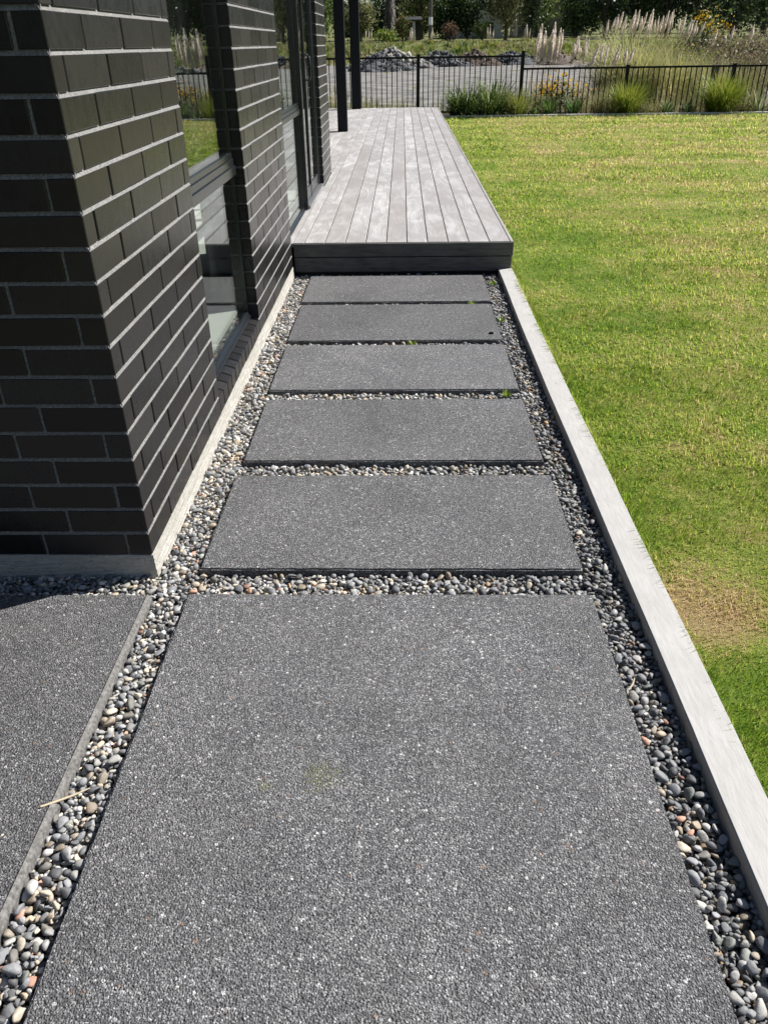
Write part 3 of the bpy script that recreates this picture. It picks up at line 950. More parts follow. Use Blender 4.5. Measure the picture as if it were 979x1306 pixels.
def build_gravel():
    X0, X1, Y0, Y1, RES = -1.75, 0.697, 0.45, 5.744, 0.004
    nx, ny = int((X1-X0)/RES), int((Y1-Y0)/RES)
    H = np.full((nx, ny), -0.047, dtype=np.float32)
    free = np.ones((nx, ny), bool)
    gx = X0+(np.arange(nx)+0.5)*RES; gy = Y0+(np.arange(ny)+0.5)*RES
    def block(xa, xb, ya, yb):
        free[np.ix_((gx > xa) & (gx < xb), (gy > ya) & (gy < yb))] = False
    for s in SLABS: block(s[0]-0.004, s[1]+0.004, s[2], s[3]+0.003)
    for s in SLABS: block(s[0]-0.004, s[1]+0.004, s[2]-0.004, s[3]+0.004)
    block(LS[0], LS[1]+0.006, LS[2], LS[3]+0.004)
    block(-5, XW+0.006, YC-0.004, 9)
    # drop what the camera cannot see at all (behind the frame's lower left corner)
    fi, fj = np.nonzero(free)
    pebs = []
    area = len(fi)*RES*RES
    N = int(area/(0.0160*0.0125)*2.5)
    for it in range(N):
        a = min(max(rng.lognormal(math.log(0.0084), 0.36), 0.0046), 0.0185)
        b = a*rng.uniform(0.62, 0.92); c = a*rng.uniform(0.42, 0.72)
        best = None
        cand = rng.integers(0, len(fi), 7)
        rr = int(max(1, b*0.8/RES))
        for q in cand:
            i, j = fi[q], fj[q]
            i0, i1, j0, j1 = max(i-rr, 0), min(i+rr+1, nx), max(j-rr, 0), min(j+rr+1, ny)
            if not free[i0:i1, j0:j1].all(): 
                if rng.random() < 0.93: continue
            h = H[i0:i1, j0:j1]; hv = 0.5*h.max()+0.5*h.mean()
            if best is None or hv < best[0]: best = (hv, i, j)
        if best is None: continue
        hv, i, j = best
        x = gx[i]+rng.uniform(-0.5, 0.5)*RES; y = gy[j]+rng.uniform(-0.5, 0.5)*RES
        lift = 0.012 if (y > 1.87 and y < 2.02) else 0.0
        z = hv+c*0.62
        lim = 0.001 if x < 0.58 else -0.004
        if z+c*0.6 > lim: continue
        yaw = rng.uniform(0, np.pi)
        pebs.append((x, y, z, a, b, c, yaw, rng.normal(0, 0.28), rng.normal(0, 0.28)))
        R_ = int(a*1.05/RES)+1
        i0, i1, j0, j1 = max(i-R_, 0), min(i+R_+1, nx), max(j-R_, 0), min(j+R_+1, ny)
        ux = gx[i0:i1, None]-x; uy = gy[None, j0:j1]-y
        cu = (ux*math.cos(yaw)+uy*math.sin(yaw))/a; su = (-ux*math.sin(yaw)+uy*math.cos(yaw))/b
        q2 = 1-cu*cu-su*su
        top = z+c*np.sqrt(np.maximum(q2, 0))
        H[i0:i1, j0:j1] = np.where(q2 > 0, np.maximum(H[i0:i1, j0:j1], top), H[i0:i1, j0:j1])
    return np.array(pebs)

def place_shape(S, p):
    x, y, z, a, b, c, yaw, rx, ry = p
    V = S*np.array([a, b, c])
    cx, sx = math.cos(rx), math.sin(rx)
    V = V@np.array([[1, 0, 0], [0, cx, sx], [0, -sx, cx]])
    cy, sy = math.cos(ry), math.sin(ry)
    V = V@np.array([[cy, 0, -sy], [0, 1, 0], [sy, 0, cy]])
    cz, sz = math.cos(yaw), math.sin(yaw)
    V = V@np.array([[cz, sz, 0], [-sz, cz, 0], [0, 0, 1]])
    return V+np.array([x, y, z])

PEBS = build_gravel()
order = np.lexsort((PEBS[:, 1],))
# which pebbles show largest: near, large, on top and inside the frame
P3 = PEBS[:, :3]-np.array(CAM)
zf = P3@np.array(_fw); u = 489.5+980.92*(P3@np.array(_rt))/zf; v = 653+980.92*(P3@np.array(_dn))/zf
vis = (u > -5) & (u < 985) & (v > -5) & (v < 1312)
score = PEBS[:, 3]*PEBS[:, 4]/zf**2*(1+25*np.clip(PEBS[:, 2]+0.02, -0.03, 0.03))
score[~vis] = -1
score[PEBS[:, 2] < -0.026] *= 0.2
top_ids = np.argsort(-score)[:300]
is_top = np.zeros(len(PEBS), bool); is_top[top_ids] = True
pc = PAL[rng.choice(len(PAL), len(PEBS), p=PW)]*rng.uniform(0.6, 1.5, (len(PEBS), 1))
# warmer, paler stones by the house, darker blue-grey ones along the lawn
side = np.clip((PEBS[:, 0]+0.3)/0.9, 0, 1)[:, None]
pc = pc*(1.55-0.60*side)
warm = np.clip(1-side*1.4, 0, 1)*rng.random((len(PEBS), 1))
pc = pc*(1-warm*0.35)+pc*np.array([1.15, 1.05, 0.90])*(warm*0.35)
sid = rng.integers(0, len(SHAPES), len(PEBS))
VV, FF, CC = [], [], []
nv = len(ICO2[0])
cnt = 0
for i in np.nonzero(~is_top)[0]:
    VV.append(place_shape(SHAPES[sid[i]], PEBS[i])); FF.append(ICO2[1]+cnt*nv); CC.append(np.tile(pc[i], (nv, 1))); cnt += 1
o = link('gravel', np_mesh('gravel', np.concatenate(VV), np.concatenate(FF), M['pebble'], True, np.concatenate(CC)), gravel_bed)
o['kind'] = 'stuff'
PM = []
for q in range(60):
    c = PAL[rng.choice(len(PAL), p=PW)]*rng.uniform(0.6, 1.6)*1.15
    PM.append(np_mesh('pebble', SHAPES[q % len(SHAPES)], ICO2[1], M['pebble'], True, np.tile(c, (nv, 1))))
for i in top_ids:
    p = PEBS[i]
    o = link('pebble', PM[int(rng.integers(0, 60))], gravel_bed)
    o.location = p[:3]; o.scale = p[3:6]; o.rotation_euler = (p[7], p[8], p[6])

# small litter: a dry stick on the gravel, a crumb of soil on a slab, weeds at the slab edges
V, F = tube([(-0.800, 1.098, 0.004), (-0.775, 1.118, -0.004), (-0.745, 1.140, -0.010), (-0.715, 1.163, -0.013)], [0.0024, 0.003, 0.0026, 0.0014], 6)
tag(link('dry_stick', np_mesh('dry_stick', V, F, mat_simple('straw', (0.50, 0.42, 0.30), 0.8, 0.2), True)), 'pale dry stick lying on the pebbles at the edge of the bordered slab', 'stick')
V, F = tube([(0.585, 1.475, -0.004), (0.602, 1.497, -0.002), (0.612, 1.52, -0.004)], [0.0022, 0.0026, 0.0014], 6)
tag(link('dry_stick', np_mesh('dry_stick', V, F, mat_simple('straw', (0.46, 0.39, 0.29), 0.8, 0.2), True)), 'thin dry twig on the pebbles between the large slab and the sleeper', 'stick')
V = SHAPES[3]*np.array([0.016, 0.011, 0.009])+np.array([0.512, 4.33, 0.006])
tag(link('soil_crumb', np_mesh('soil_crumb', V, ICO2[1], mat_simple('dark_soil', (0.02, 0.018, 0.016), 0.9, 0.1), True)), 'dark crumb of soil on the slab second from the deck', 'crumb')

# ================================================================== FENCE
fence = tag(link('fence', None, None, (0, 20.2, -0.2)), 'black metal garden fence with upright bars, stepping down beyond the lawn', 'fence')
bpy.context.view_layer.update()
FI = fence.matrix_world.inverted()
def fpart(name, data, loc):
    o = link(name, data); o.parent = fence; o.matrix_parent_inverse = FI; o.location = loc; return o
FYY = 20.2
def fpost_mesh(h):
    mb = MB(); mb.box(-0.038, 0.038, -0.038, 0.038, 0, h); mb.box(-0.042, 0.042, -0.042, 0.042, h+0.0005, h+0.018)
    return mb.mesh('post', M['fence'], bevel=0.002)
bar_me = MB().box(-0.010, 0.010, -0.010, 0.010, 0, 1.08).mesh('bar', M['fence'])
def panel(xa, xb, ztop):
    L = xb-xa
    rm = MB().box(0.039, L-0.039, -0.020, 0.020, -0.042, 0).mesh('rail', M['fence'], bevel=0.001)
    fpart('rail', rm, (xa, FYY, ztop)); fpart('rail', rm, (xa, FYY, ztop-1.10))
    n = int(round(L/0.1195))-1
    for i in range(1, n+1):
        fpart('bar', bar_me, (xa+L*i/(n+1), FYY, ztop-1.08-0.042))
pm_hi = fpost_mesh(1.62); pm_lo = fpost_mesh(1.36)
for xp in (-4.40, -2.02, 0.365): fpart('post', pm_hi, (xp, FYY, -0.42))
fpart('post', fpost_mesh(1.66), (2.72, FYY, -0.42))
for xp in (5.10, 7.49, 9.88): fpart('post', pm_lo, (xp, FYY, -0.42))
panel(-4.40, -2.02, 1.175); panel(-2.02, 0.365, 1.175); panel(0.365, 2.72, 1.175)
panel(2.72, 5.10, 0.925); panel(5.10, 7.49, 0.925); panel(7.49, 9.88, 0.925)
tag(MB().box(7.48, 7.62, 21.5, 21.64, -0.3, 0.90).obj('timber_post', M['pole'], bevel=0.008), 'old timber post standing just behind the lower fence', 'post')

# ================================================================== VEGETATION BUILDERS
def blades(n, base, spread, L, W, lean, cols, segs=4, droop=0.6, up=0.0, jitter=0.3):
    """n arching strap leaves from a clump; returns V,F(tri),C"""
    bx, by, bz = base
    az = rng.uniform(0, 2*np.pi, n); rad = spread*np.sqrt(rng.random(n))
    ox = bx+rad*np.cos(az); oy = by+rad*np.sin(az)
    dirz = az+rng.normal(0, jitter, n)
    ln = L*rng.uniform(0.6, 1.1, n); w = W*rng.uniform(0.7, 1.3, n)
    l0 = np.abs(rng.normal(0, lean*0.5, n))+up; bend = droop*rng.uniform(0.4, 1.5, n)
    V = np.zeros((n, 2*segs+1, 3)); px, py = -np.sin(dirz), np.cos(dirz)
    x, y, z = ox.copy(), oy.copy(), np.full(n, bz)
    ang = l0.copy()
    for s in range(segs+1):
        t = s/segs
        ww = w*0.5*(1-t**2.2)
        if s < segs:
            V[:, 2*s] = np.stack([x-px*ww, y-py*ww, z], -1); V[:, 2*s+1] = np.stack([x+px*ww, y+py*ww, z], -1)
        else:
            V[:, 2*s] = np.stack([x, y, z], -1)
        st = ln/segs
        x = x+np.cos(dirz)*np.sin(ang)*st; y = y+np.sin(dirz)*np.sin(ang)*st; z = z+np.cos(ang)*st
        ang = np.minimum(ang+bend*1.6/segs*(0.4+t), 2.6)
    b = np.arange(n)[:, None]*(2*segs+1)
    fs = []
    for s in range(segs-1):
        fs += [b+[2*s, 2*s+1, 2*s+3], b+[2*s, 2*s+3, 2*s+2]]
    s = segs-1; fs.append(b+[2*s, 2*s+1, 2*s+2])
    F = np.concatenate(fs, 0)
    cols = np.asarray(cols)
    c = cols[rng.integers(0, len(cols), n)]*rng.uniform(0.75, 1.25, (n, 1))
    C = np.repeat(c, 2*segs+1, axis=0)
    return V.reshape(-1, 3), F, C
def merge(parts):
    V, F, C, off = [], [], [], 0
    for v, f, c in parts:
        V.append(v); F.append(f+off); C.append(c); off += len(v)
    return np.concatenate(V), np.concatenate(F), np.concatenate(C)
def plant(name, parts, loc, label, cat='plant', group=None):
    V, F, C = merge(parts)
    o = link(name, np_mesh(name, V, F, M['leaf'], False, C), None, loc)
    return tag(o, label, cat, group)
DARKG = [(0.06, 0.105, 0.022), (0.09, 0.15, 0.035), (0.135, 0.20, 0.05), (0.045, 0.075, 0.02)]
LIME = [(0.20, 0.27, 0.025), (0.27, 0.32, 0.04), (0.15, 0.21, 0.02), (0.33, 0.34, 0.07)]
OLIVE = [(0.20, 0.215, 0.065), (0.27, 0.27, 0.10), (0.14, 0.165, 0.045), (0.33, 0.30, 0.13)]
STRAW = [(0.34, 0.28, 0.15), (0.28, 0.24, 0.12), (0.22, 0.20, 0.09), (0.40, 0.34, 0.20), (0.17, 0.19, 0.06)]
PALEL = [(0.17, 0.22, 0.07), (0.25, 0.29, 0.13), (0.12, 0.17, 0.05)]
BG = 'plants in the bed by the fence'
O0 = (0, 0, 0)
plant('flax', [blades(420, O0, 0.30, 0.80, 0.024, 1.25, DARKG+PALEL[:1], 5, 0.95)], (1.40, 19.80, -0.02), 'dark green strappy flax clump closest to the deck, in front of the taller fence', 'plant', BG)
plant('flax', [blades(440, O0, 0.30, 0.92, 0.025, 1.25, DARKG+PALEL[:2], 5, 0.9)], (2.03, 19.82, -0.02), 'tall dark strappy flax clump with glinting leaves, next to the fence step post', 'plant', BG)
plant('grass_tuft', [blades(360, O0, 0.22, 0.70, 0.013, 1.1, OLIVE+LIME[:2], 4, 0.7)], (2.62, 19.72, -0.02), 'light olive grass tuft at the foot of the fence step post', 'plant', BG)
plant('agapanthus', [blades(70, O0, 0.10, 0.48, 0.030, 0.7, DARKG+[(0.08, 0.16, 0.05)], 5, 1.0)], (3.32, 19.70, -0.02), 'low broad-leaved green plant under the yellow flowers, nearer the deck', 'plant', BG)
plant('agapanthus', [blades(80, O0, 0.10, 0.46, 0.030, 0.7, DARKG+[(0.08, 0.16, 0.05)], 5, 1.0)], (3.86, 19.68, -0.02), 'low broad-leaved green plant under the yellow flowers, nearer the lime grass mound', 'plant', BG)
plant('grass_tuft', [blades(120, O0, 0.10, 0.50, 0.010, 0.7, STRAW+OLIVE, 4, 0.8)], (4.42, 19.72, -0.02), 'thin straw coloured tuft beside the smaller lime grass mound', 'plant', BG)
plant('grass_mound', [blades(1300, O0, 0.26, 0.82, 0.011, 1.5, LIME, 5, 0.9), blades(150, O0, 0.15, 0.75, 0.007, 0.9, STRAW, 5, 0.9)], (5.08, 19.82, -0.02), 'rounded lime green grass mound below the middle post of the lower fence', 'plant', BG)
plant('agapanthus', [blades(80, O0, 0.12, 0.40, 0.026, 0.9, PALEL+DARKG, 5, 1.1)], (5.95, 19.66, -0.02), 'small pale flowering rosette plant between the two lime grass mounds', 'plant', BG)
plant('agapanthus', [blades(75, O0, 0.12, 0.36, 0.026, 0.9, PALEL+DARKG, 5, 1.1)], (6.42, 19.66, -0.02), 'small dark rosette plant touching the larger lime grass mound', 'plant', BG)
plant('grass_mound', [blades(1300, O0, 0.26, 0.95, 0.012, 1.25, LIME, 5, 0.9), blades(90, O0, 0.16, 0.85, 0.007, 0.9, STRAW, 5, 0.9)], (7.20, 19.80, -0.02), 'larger upright lime green grass mound with amber base, before the last fence post', 'plant', BG)
plant('flax', [blades(40, O0, 0.12, 0.70, 0.032, 0.7, PALEL+[(0.36, 0.36, 0.25)], 5, 0.8)], (8.02, 19.74, -0.02), 'pale variegated flax at the very end of the fence bed', 'plant', BG)
plant('grass_tuft', [blades(150, O0, 0.15, 0.45, 0.012, 0.8, STRAW+OLIVE, 4, 0.9)], (8.75, 19.75, -0.02), 'dry tuft beyond the variegated flax', 'plant', BG)

plant('grass_tuft', [blades(170, O0, 0.16, 0.42, 0.012, 1.2, STRAW, 4, 0.9)], (4.70, 19.68, -0.02), 'low dry tuft leaning against the smaller lime grass mound', 'plant', BG)
plant('grass_tuft', [blades(190, O0, 0.22, 0.38, 0.014, 1.3, STRAW+OLIVE, 4, 0.9)], (5.58, 19.72, -0.02), 'low straw and olive tuft just past the smaller lime grass mound', 'plant', BG)
plant('grass_tuft', [blades(160, O0, 0.18, 0.40, 0.013, 1.2, STRAW, 4, 0.9)], (7.68, 19.70, -0.02), 'dry tuft between the larger lime grass mound and the variegated flax', 'plant', BG)
plant('agapanthus', [blades(60, O0, 0.14, 0.34, 0.028, 1.0, DARKG+PALEL, 5, 1.1)], (2.98, 19.66, -0.02), 'small green rosette just past the fence step post', 'plant', BG)

# yellow-flowered bush behind the fence
def leaf_cloud(n, rx, ry, rz, size, cols, clumps=40, tight=0.30, shell=0.5, seed=None):
    """leaf quads in clumps spread through an ellipsoid (centre at origin)"""
    g = np.random.default_rng(seed) if seed is not None else rng
    d = g.normal(size=(clumps, 3)); d /= np.linalg.norm(d, axis=1)[:, None]
    rr = shell+(1-shell)*g.random((clumps, 1))**0.6
    bump_ = 1+0.16*np.sin(d[:, :1]*4.1+d[:, 1:2]*3.3+g.uniform(0, 6))
    cen = d*rr*bump_*0.80
    ci = g.integers(0, clumps, n)
    cs = g.uniform(0.7, 1.35, clumps)
    p = cen[ci]+g.normal(size=(n, 3))*tight*0.55*cs[ci][:, None]
    P = p*np.array([rx, ry, rz])
    a = g.normal(size=(n, 3)); a /= np.linalg.norm(a, axis=1)[:, None]
    b = np.cross(a, g.normal(size=(n, 3))); b /= np.linalg.norm(b, axis=1)[:, None]+1e-9
    s = size*g.uniform(0.55, 1.35, (n, 1))
    V = np.stack([P-a*s*0.5, P+b*s*0.28, P+a*s*0.5, P-b*s*0.28], 1)
    F2 = np.arange(n)[:, None]*4+np.array([[0, 1, 2, 3]])
    F = np.concatenate([F2[:, [0, 1, 2]], F2[:, [0, 2, 3]]], 0)
    cols = np.asarray(cols)
    cc = cols[g.integers(0, len(cols), clumps)][ci]*g.uniform(0.7, 1.3, (n, 1))
    return V.reshape(-1, 3), F, np.repeat(cc, 4, axis=0)
def shift(part, off):
    return part[0]+np.array(off), part[1], part[2]
YEL = [(0.70, 0.42, 0.02), (0.62, 0.36, 0.015)]
plant('flowering_bush', [shift(leaf_cloud(900, 0.75, 0.30, 0.42, 0.07, OLIVE+DARKG, 36, 0.45, 0.2), (0, 0, 0.45)),
                         shift(leaf_cloud(330, 0.72, 0.32, 0.40, 0.065, YEL, 26, 0.30, 0.4), (0, -0.05, 0.62))],
      (3.70, 20.75, -0.2), 'bush with small yellow flowers showing through the lower fence', 'bush')

# rough dry grass behind the fence
def rough_strip():
    parts = []
    for i in range(330):
        x = rng.uniform(-4.0, 13.5); y = rng.uniform(20.45, 21.9)
        if x < 2.7: cols = OLIVE+LIME[:2]+STRAW[:2]; L = rng.uniform(0.35, 0.75)
        else: cols = STRAW+OLIVE[:2]; L = rng.uniform(0.4, 0.85)
        if 0.4 < x < 2.6: L *= 0.75
        parts.append(blades(26, (x, y, FIELD_Z-0.02), 0.16, L, 0.013, 0.5, cols, 3, 0.6))
    return merge(parts)
V, F, C = rough_strip()
tag(link('rough_grass', np_mesh('rough_grass', V, F, M['leaf'], False, C)), 'long dry grass growing along the back of the fence', 'grass', kind='stuff')

# pampas grasses ---------------------------------------------------------
def plume_mesh():
    """feathery plume on a stalk, base at origin, 1 m of plume from z=0 to 1"""
    parts = []
    n = 330
    t = rng.random(n)
    rad = 0.058*np.sin(np.pi*np.clip(t*0.9+0.08, 0, 1))**0.8
    az = rng.uniform(0, 2*np.pi, n)
    x = rad*0.55*np.cos(az); y = rad*0.55*np.sin(az); z = t
    dx, dy = np.cos(az), np.sin(az)
    ln = rng.uniform(0.10, 0.18, n)
    w = 0.022
    V = np.stack([np.stack([x-dy*w, y+dx*w, z], -1), np.stack([x+dy*w, y-dx*w, z], -1), np.stack([x+dx*rad*0.7, y+dy*rad*0.7, z+ln], -1)], 1)
    F = np.arange(n)[:, None]*3+np.array([[0, 1, 2]])
    c = np.array([(0.90, 0.84, 0.76), (0.94, 0.90, 0.84), (0.84, 0.75, 0.66)])[rng.integers(0, 3, n)]
    parts.append((V.reshape(-1, 3), F, np.repeat(c, 3, axis=0)))
    s = 0.007
    V = np.array([(-s, 0, -1.6), (s, 0, -1.6), (s*0.5, 0, 1.0), (-s*0.5, 0, 1.0), (0, -s, -1.6), (0, s, -1.6), (0, s*0.5, 1.0), (0, -s*0.5, 1.0)])
    F = np.array([(0, 1, 2), (0, 2, 3), (4, 5, 6), (4, 6, 7)])
    parts.append((V, F, np.tile((0.34, 0.28, 0.16), (8, 1))))
    V, F, C = merge(parts)
    return np_mesh('plume', V, F, M['plume'], False, C)
PLUMES = [plume_mesh() for _ in range(4)]
def pampas(x, y, label, plumes, foliage, base=FIELD_Z):
    """plumes: list of (dx, z_bottom, z_top, lean); foliage: list of (n, spread, length)"""
    r = tag(link('pampas_grass', None, None, (x, y, base)), label, 'pampas grass', 'pampas grasses beyond the fence')
    if foliage:
        parts = [blades(n, (ox, oy, 0), sp, L, 0.016, 0.6, cols, 5, 0.9) for (n, sp, L, cols, ox, oy) in foliage]
        V, F, C = merge(parts)
        link('foliage', np_mesh('foliage', V, F, M['leaf'], False, C), r)
    for (dx, zb, zt, lean) in plumes:
        o = link('plume', random.choice(PLUMES), r)
        h = zt-zb
        o.location = (dx, random.uniform(-0.25, 0.25), zb-base)
        o.rotation_euler = (random.uniform(-0.08, 0.08), lean, random.uniform(0, 0.3))
        wd = random.uniform(0.9, 1.45)*max(0.55, min(1.2, h*1.1))
        o.scale = (wd, wd, h)
    return r
def rp(n, x0, x1, zb, zt, lean=(0.0, 0.22)):
    return [(x0+(x1-x0)*(i+random.uniform(0.1, 0.9))/n, zb+random.uniform(-0.12, 0.12), zt+random.uniform(-0.14, 0.10), random.uniform(*lean)) for i in range(n)]
# at Y 23 a pixel is about 0.0198 m
pampas(3.75, 23.0, 'pampas clump with a dense stand of plumes, first one past the fence step', rp(12, -0.40, 0.28, 1.02, 1.66), [(170, 0.35, 1.0, STRAW, 0, 0)])
pampas(4.75, 23.2, 'pampas clump with loose leaning plumes, second past the fence step', rp(7, -0.40, 0.0, 0.98, 1.42)+rp(8, 0.0, 1.15, 0.85, 1.30, (0.10, 0.42)), [(150, 0.5, 0.9, STRAW, 0.2, 0)])
pampas(7.05, 26.5, 'largest pampas clump, huge mound of pale leaves crowned with many plumes', rp(24, -1.15, 1.0, 1.55, 2.02, (0.0, 0.28))+rp(5, 1.0, 1.6, 1.40, 1.80, (0.1, 0.4)),
       [(1300, 0.85, 2.1, [(0.40, 0.41, 0.16), (0.48, 0.46, 0.21), (0.32, 0.35, 0.12), (0.55, 0.49, 0.27)], -0.2, 0), (700, 0.8, 1.7, [(0.36, 0.39, 0.13), (0.44, 0.42, 0.18), (0.52, 0.46, 0.25)], 1.0, -0.3), (260, 0.5, 1.4, STRAW+OLIVE, -1.0, -0.2)])
pampas(8.9, 25.2, 'pampas clump with three short plumes before the dry brushwood', rp(3, -0.25, 0.25, 1.28, 1.62, (0.1, 0.35)), [(330, 0.6, 1.5, OLIVE+STRAW+LIME[:1], 0, 0), (260, 0.6, 1.35, OLIVE+STRAW, 0.9, 0.2)])
pampas(10.25, 26.4, 'pampas clump with two white plumes standing apart in the dry brushwood', [(-0.1, 1.3, 1.72, 0.12), (0.22, 1.45, 1.9, 0.22)], [(200, 0.5, 1.2, STRAW, 0, 0)])
pampas(-1.80, 24.0, 'pampas plume seen between the brick pier and the veranda post', [(0.0, 1.05, 1.55, 0.02), (0.10, 1.0, 1.40, 0.08)], [(120, 0.3, 0.9, OLIVE+STRAW, 0, 0)])
for (xx_, yy_, nn, lab) in ((12.0, 87.8, 6, 'far pampas by the road with tall pale plumes, before the dark cypress'), (8.6, 87.8, 4, 'far pampas by the road with short plumes, below the light green bush'),
                        (-3.3, 87.5, 3, 'far pampas by the road beside the veranda post'), (0.9, 88.0, 4, 'far pampas by the road before the white pillar'), (2.6, 88.0, 2, 'far pampas by the road at the foot of the power pole')):
    pampas(xx_, yy_, lab, [(random.uniform(-0.35, 0.35), 1.65, 2.5+random.uniform(-0.25, 0.2), random.uniform(-0.05, 0.12)) for _ in range(nn)], [(60, 0.4, 0.9, OLIVE+STRAW, 0, 0)], base=1.3)

# ================================================================== RUBBLE PILES
def mound(rx, ry, h, seed, cols, rocks, rsize, rockcols):
    g = np.random.default_rng(seed)
    nr, na = 16, 40
    V = [(0, 0, h)]; C = []
    for i in range(1, nr+1):
        t = i/nr
        for k in range(na):
            a = 2*math.pi*k/na
            e = 1+0.14*math.sin(3*a+seed)+0.08*math.sin(7*a+seed*2)
            z = h*(1-t)**0.9*(1-0.2*t)+g.normal(0, 0.05)*h*(1 if t < 0.95 else 0)
            V.append((rx*t*e*math.cos(a)+g.normal(0, 0.03), ry*t*e*math.sin(a)+g.normal(0, 0.03), z if i < nr else -0.06))
    F = [(0, 1+k, 1+(k+1) % na) for k in range(na)]
    for i in range(nr-1):
        for k in range(na):
            p, q = 1+i*na+k, 1+i*na+(k+1) % na
            F += [(p, p+na, q+na), (p, q+na, q)]
    V = np.array(V); cols = np.asarray(cols)
    C = cols[g.integers(0, len(cols), len(V))]*g.uniform(0.7, 1.3, (len(V), 1))
    S = icos(1)
    RV, RF, RC = [], [], []
    for i in range(rocks):
        t = g.random()**0.6; a = g.uniform(0, 2*np.pi)
        z = h*(1-t)**0.9*(1-0.2*t)
        P = S[0].copy()
        for _ in range(5):
            d = g.normal(size=3); d /= np.linalg.norm(d); sd = P@d
            P = P-np.outer(np.maximum(sd-g.uniform(0.15, 0.6), 0), d)
        P = P*g.uniform(0.5, 1.5, 3)*rsize*g.uniform(0.3, 1.5)+g.normal(0, 0.08, S[0].shape)*rsize
        P = P+np.array([rx*t*math.cos(a), ry*t*math.sin(a), z+rsize*0.15])
        RV.append(P); RF.append(S[1]+i*len(S[0])); RC.append(np.tile(np.asarray(rockcols)[g.integers(0, len(rockcols))]*g.uniform(0.7, 1.25), (len(S[0]), 1)))
    return (V, np.array(F), C), ((np.concatenate(RV), np.concatenate(RF), np.concatenate(RC)) if rocks else None)
def pile(x, y, args, label):
    a, b = mound(*args)
    r = link('rubble_pile', np_mesh('rubble_pile', *a[:2], M['rock'], False, a[2]), None, (x, y, FIELD_Z))
    tag(r, label, 'rubble pile', 'rubble piles on the gravel yard')
    if b is not None:
        o = link('rocks', np_mesh('rocks', *b[:2], M['rock'], False, b[2]), r); o['kind'] = 'stuff'
DGREY = [(0.10, 0.105, 0.115), (0.14, 0.145, 0.15), (0.075, 0.08, 0.085)]
PROCK = [(0.36, 0.34, 0.30), (0.28, 0.265, 0.24), (0.20, 0.195, 0.19), (0.42, 0.40, 0.36)]
BROWN = [(0.10, 0.075, 0.055), (0.13, 0.10, 0.08), (0.07, 0.055, 0.045)]
pile(-1.5, 62.0, (2.3, 1.8, 1.15, 1, DGREY, 420, 0.10, DGREY), 'dark grey cone of broken rock nearest the fence, by the veranda posts')
pile(-0.9, 68.5, (3.3, 2.0, 1.30, 2, DGREY+PROCK[1:3], 420, 0.20, PROCK), 'rubble pile topped with pale boulders behind the dark cone')
pile(3.0, 72.0, (2.9, 2.0, 0.95, 3, DGREY, 380, 0.20, DGREY+PROCK[2:3]), 'long grey heap of slabby rock left of the brown soil heap')
pile(5.9, 72.5, (2.6, 2.0, 1.15, 4, BROWN, 200, 0.13, BROWN+PROCK[1:2]), 'dark brown soil heap among the grey rubble')
pile(8.9, 73.5, (3.4, 2.0, 0.95, 5, DGREY, 320, 0.16, DGREY), 'low blue-grey gravel heap before the fence step')
pile(12.4, 72.5, (2.6, 1.8, 0.95, 6, BROWN+[(0.16, 0.14, 0.12)], 40, 0.18, BROWN), 'brown earth heap just past the fence step post')
pile(14.8, 60.0, (3.4, 2.0, 0.60, 7, DGREY, 300, 0.16, DGREY+PROCK[1:3]), 'low dark rock heap behind the pampas plumes')
pile(18.8, 62.0, (3.6, 2.2, 0.75, 8, DGREY, 300, 0.18, DGREY+PROCK[2:3]), 'low dark rock heap behind the largest pampas clump')

# grassy bank below the road
def bank():
    parts = []
    for i in range(1500):
        x = rng.uniform(-16, 42); y = rng.uniform(78.5, 88.8)
        q = rng.random(); cols = (OLIVE+LIME[:2]) if q < 0.55 else (STRAW if q < 0.78 else DARKG)
        parts.append(blades(16, (x, y, gz(x, y)-0.03), 0.40, rng.uniform(0.35, 0.75)*(0.45 if y > 86 else 1.0), 0.07, 0.7, cols, 3, 0.8))
    return merge(parts)
V, F, C = bank()
tag(link('bank_grass', np_mesh('bank_grass', V, F, M['leaf'], False, C)), 'rough green and straw grass on the bank below the road', 'grass', kind='stuff')

# ================================================================== FAR BUILDINGS, POLE
def far_house(x, y, w, d, wall_h, ridge_h, wallm, label, door=True):
    r = tag(link('house', None, None, (x, y, 1.5)), label, 'house', 'houses beyond the road')
    mb = MB(); mb.box(-w/2, w/2, 0, d, 0, wall_h)
    # gable end faces the camera
    mb.prism_y([(-w/2, wall_h+0.001), (w/2, wall_h+0.001), (0, ridge_h-0.1)], 0.02, d-0.02)
    link('wall', mb.mesh('wall', wallm), r)
    rb = MB()
    for s in (-1, 1):
        e = w/2+0.35
        zz = wall_h-0.35*(ridge_h-wall_h)/(w/2)
        rb.prism_y([(s*e, zz), (0, ridge_h), (0, ridge_h+0.16), (s*e, zz+0.16)][::s], -0.4, d+0.4)
    link('roof', rb.mesh('roof', M['roof']), r)
    for xx in (-w*0.25, w*0.25):
        f = link('window', MB().box(xx-0.55, xx+0.55, -0.06, -0.002, 0.9, 2.0).mesh('window', M['white']), r)
        link('pane', MB().box(xx-0.48, xx+0.48, -0.075, -0.062, 0.97, 1.93).mesh('pane', mat_simple('dark_glass', (0.02, 0.025, 0.03), 0.1, 0.6)), f)
    return r
far_house(8.7, 108, 6.5, 8, 2.2, 3.6, M['cream'], 'pale house with grey gable roof half hidden by the dark round trees')
far_house(18.2, 112, 8.0, 8, 2.6, 4.4, M['beige'], 'grey house behind the dark cypress, roof running up out of view')
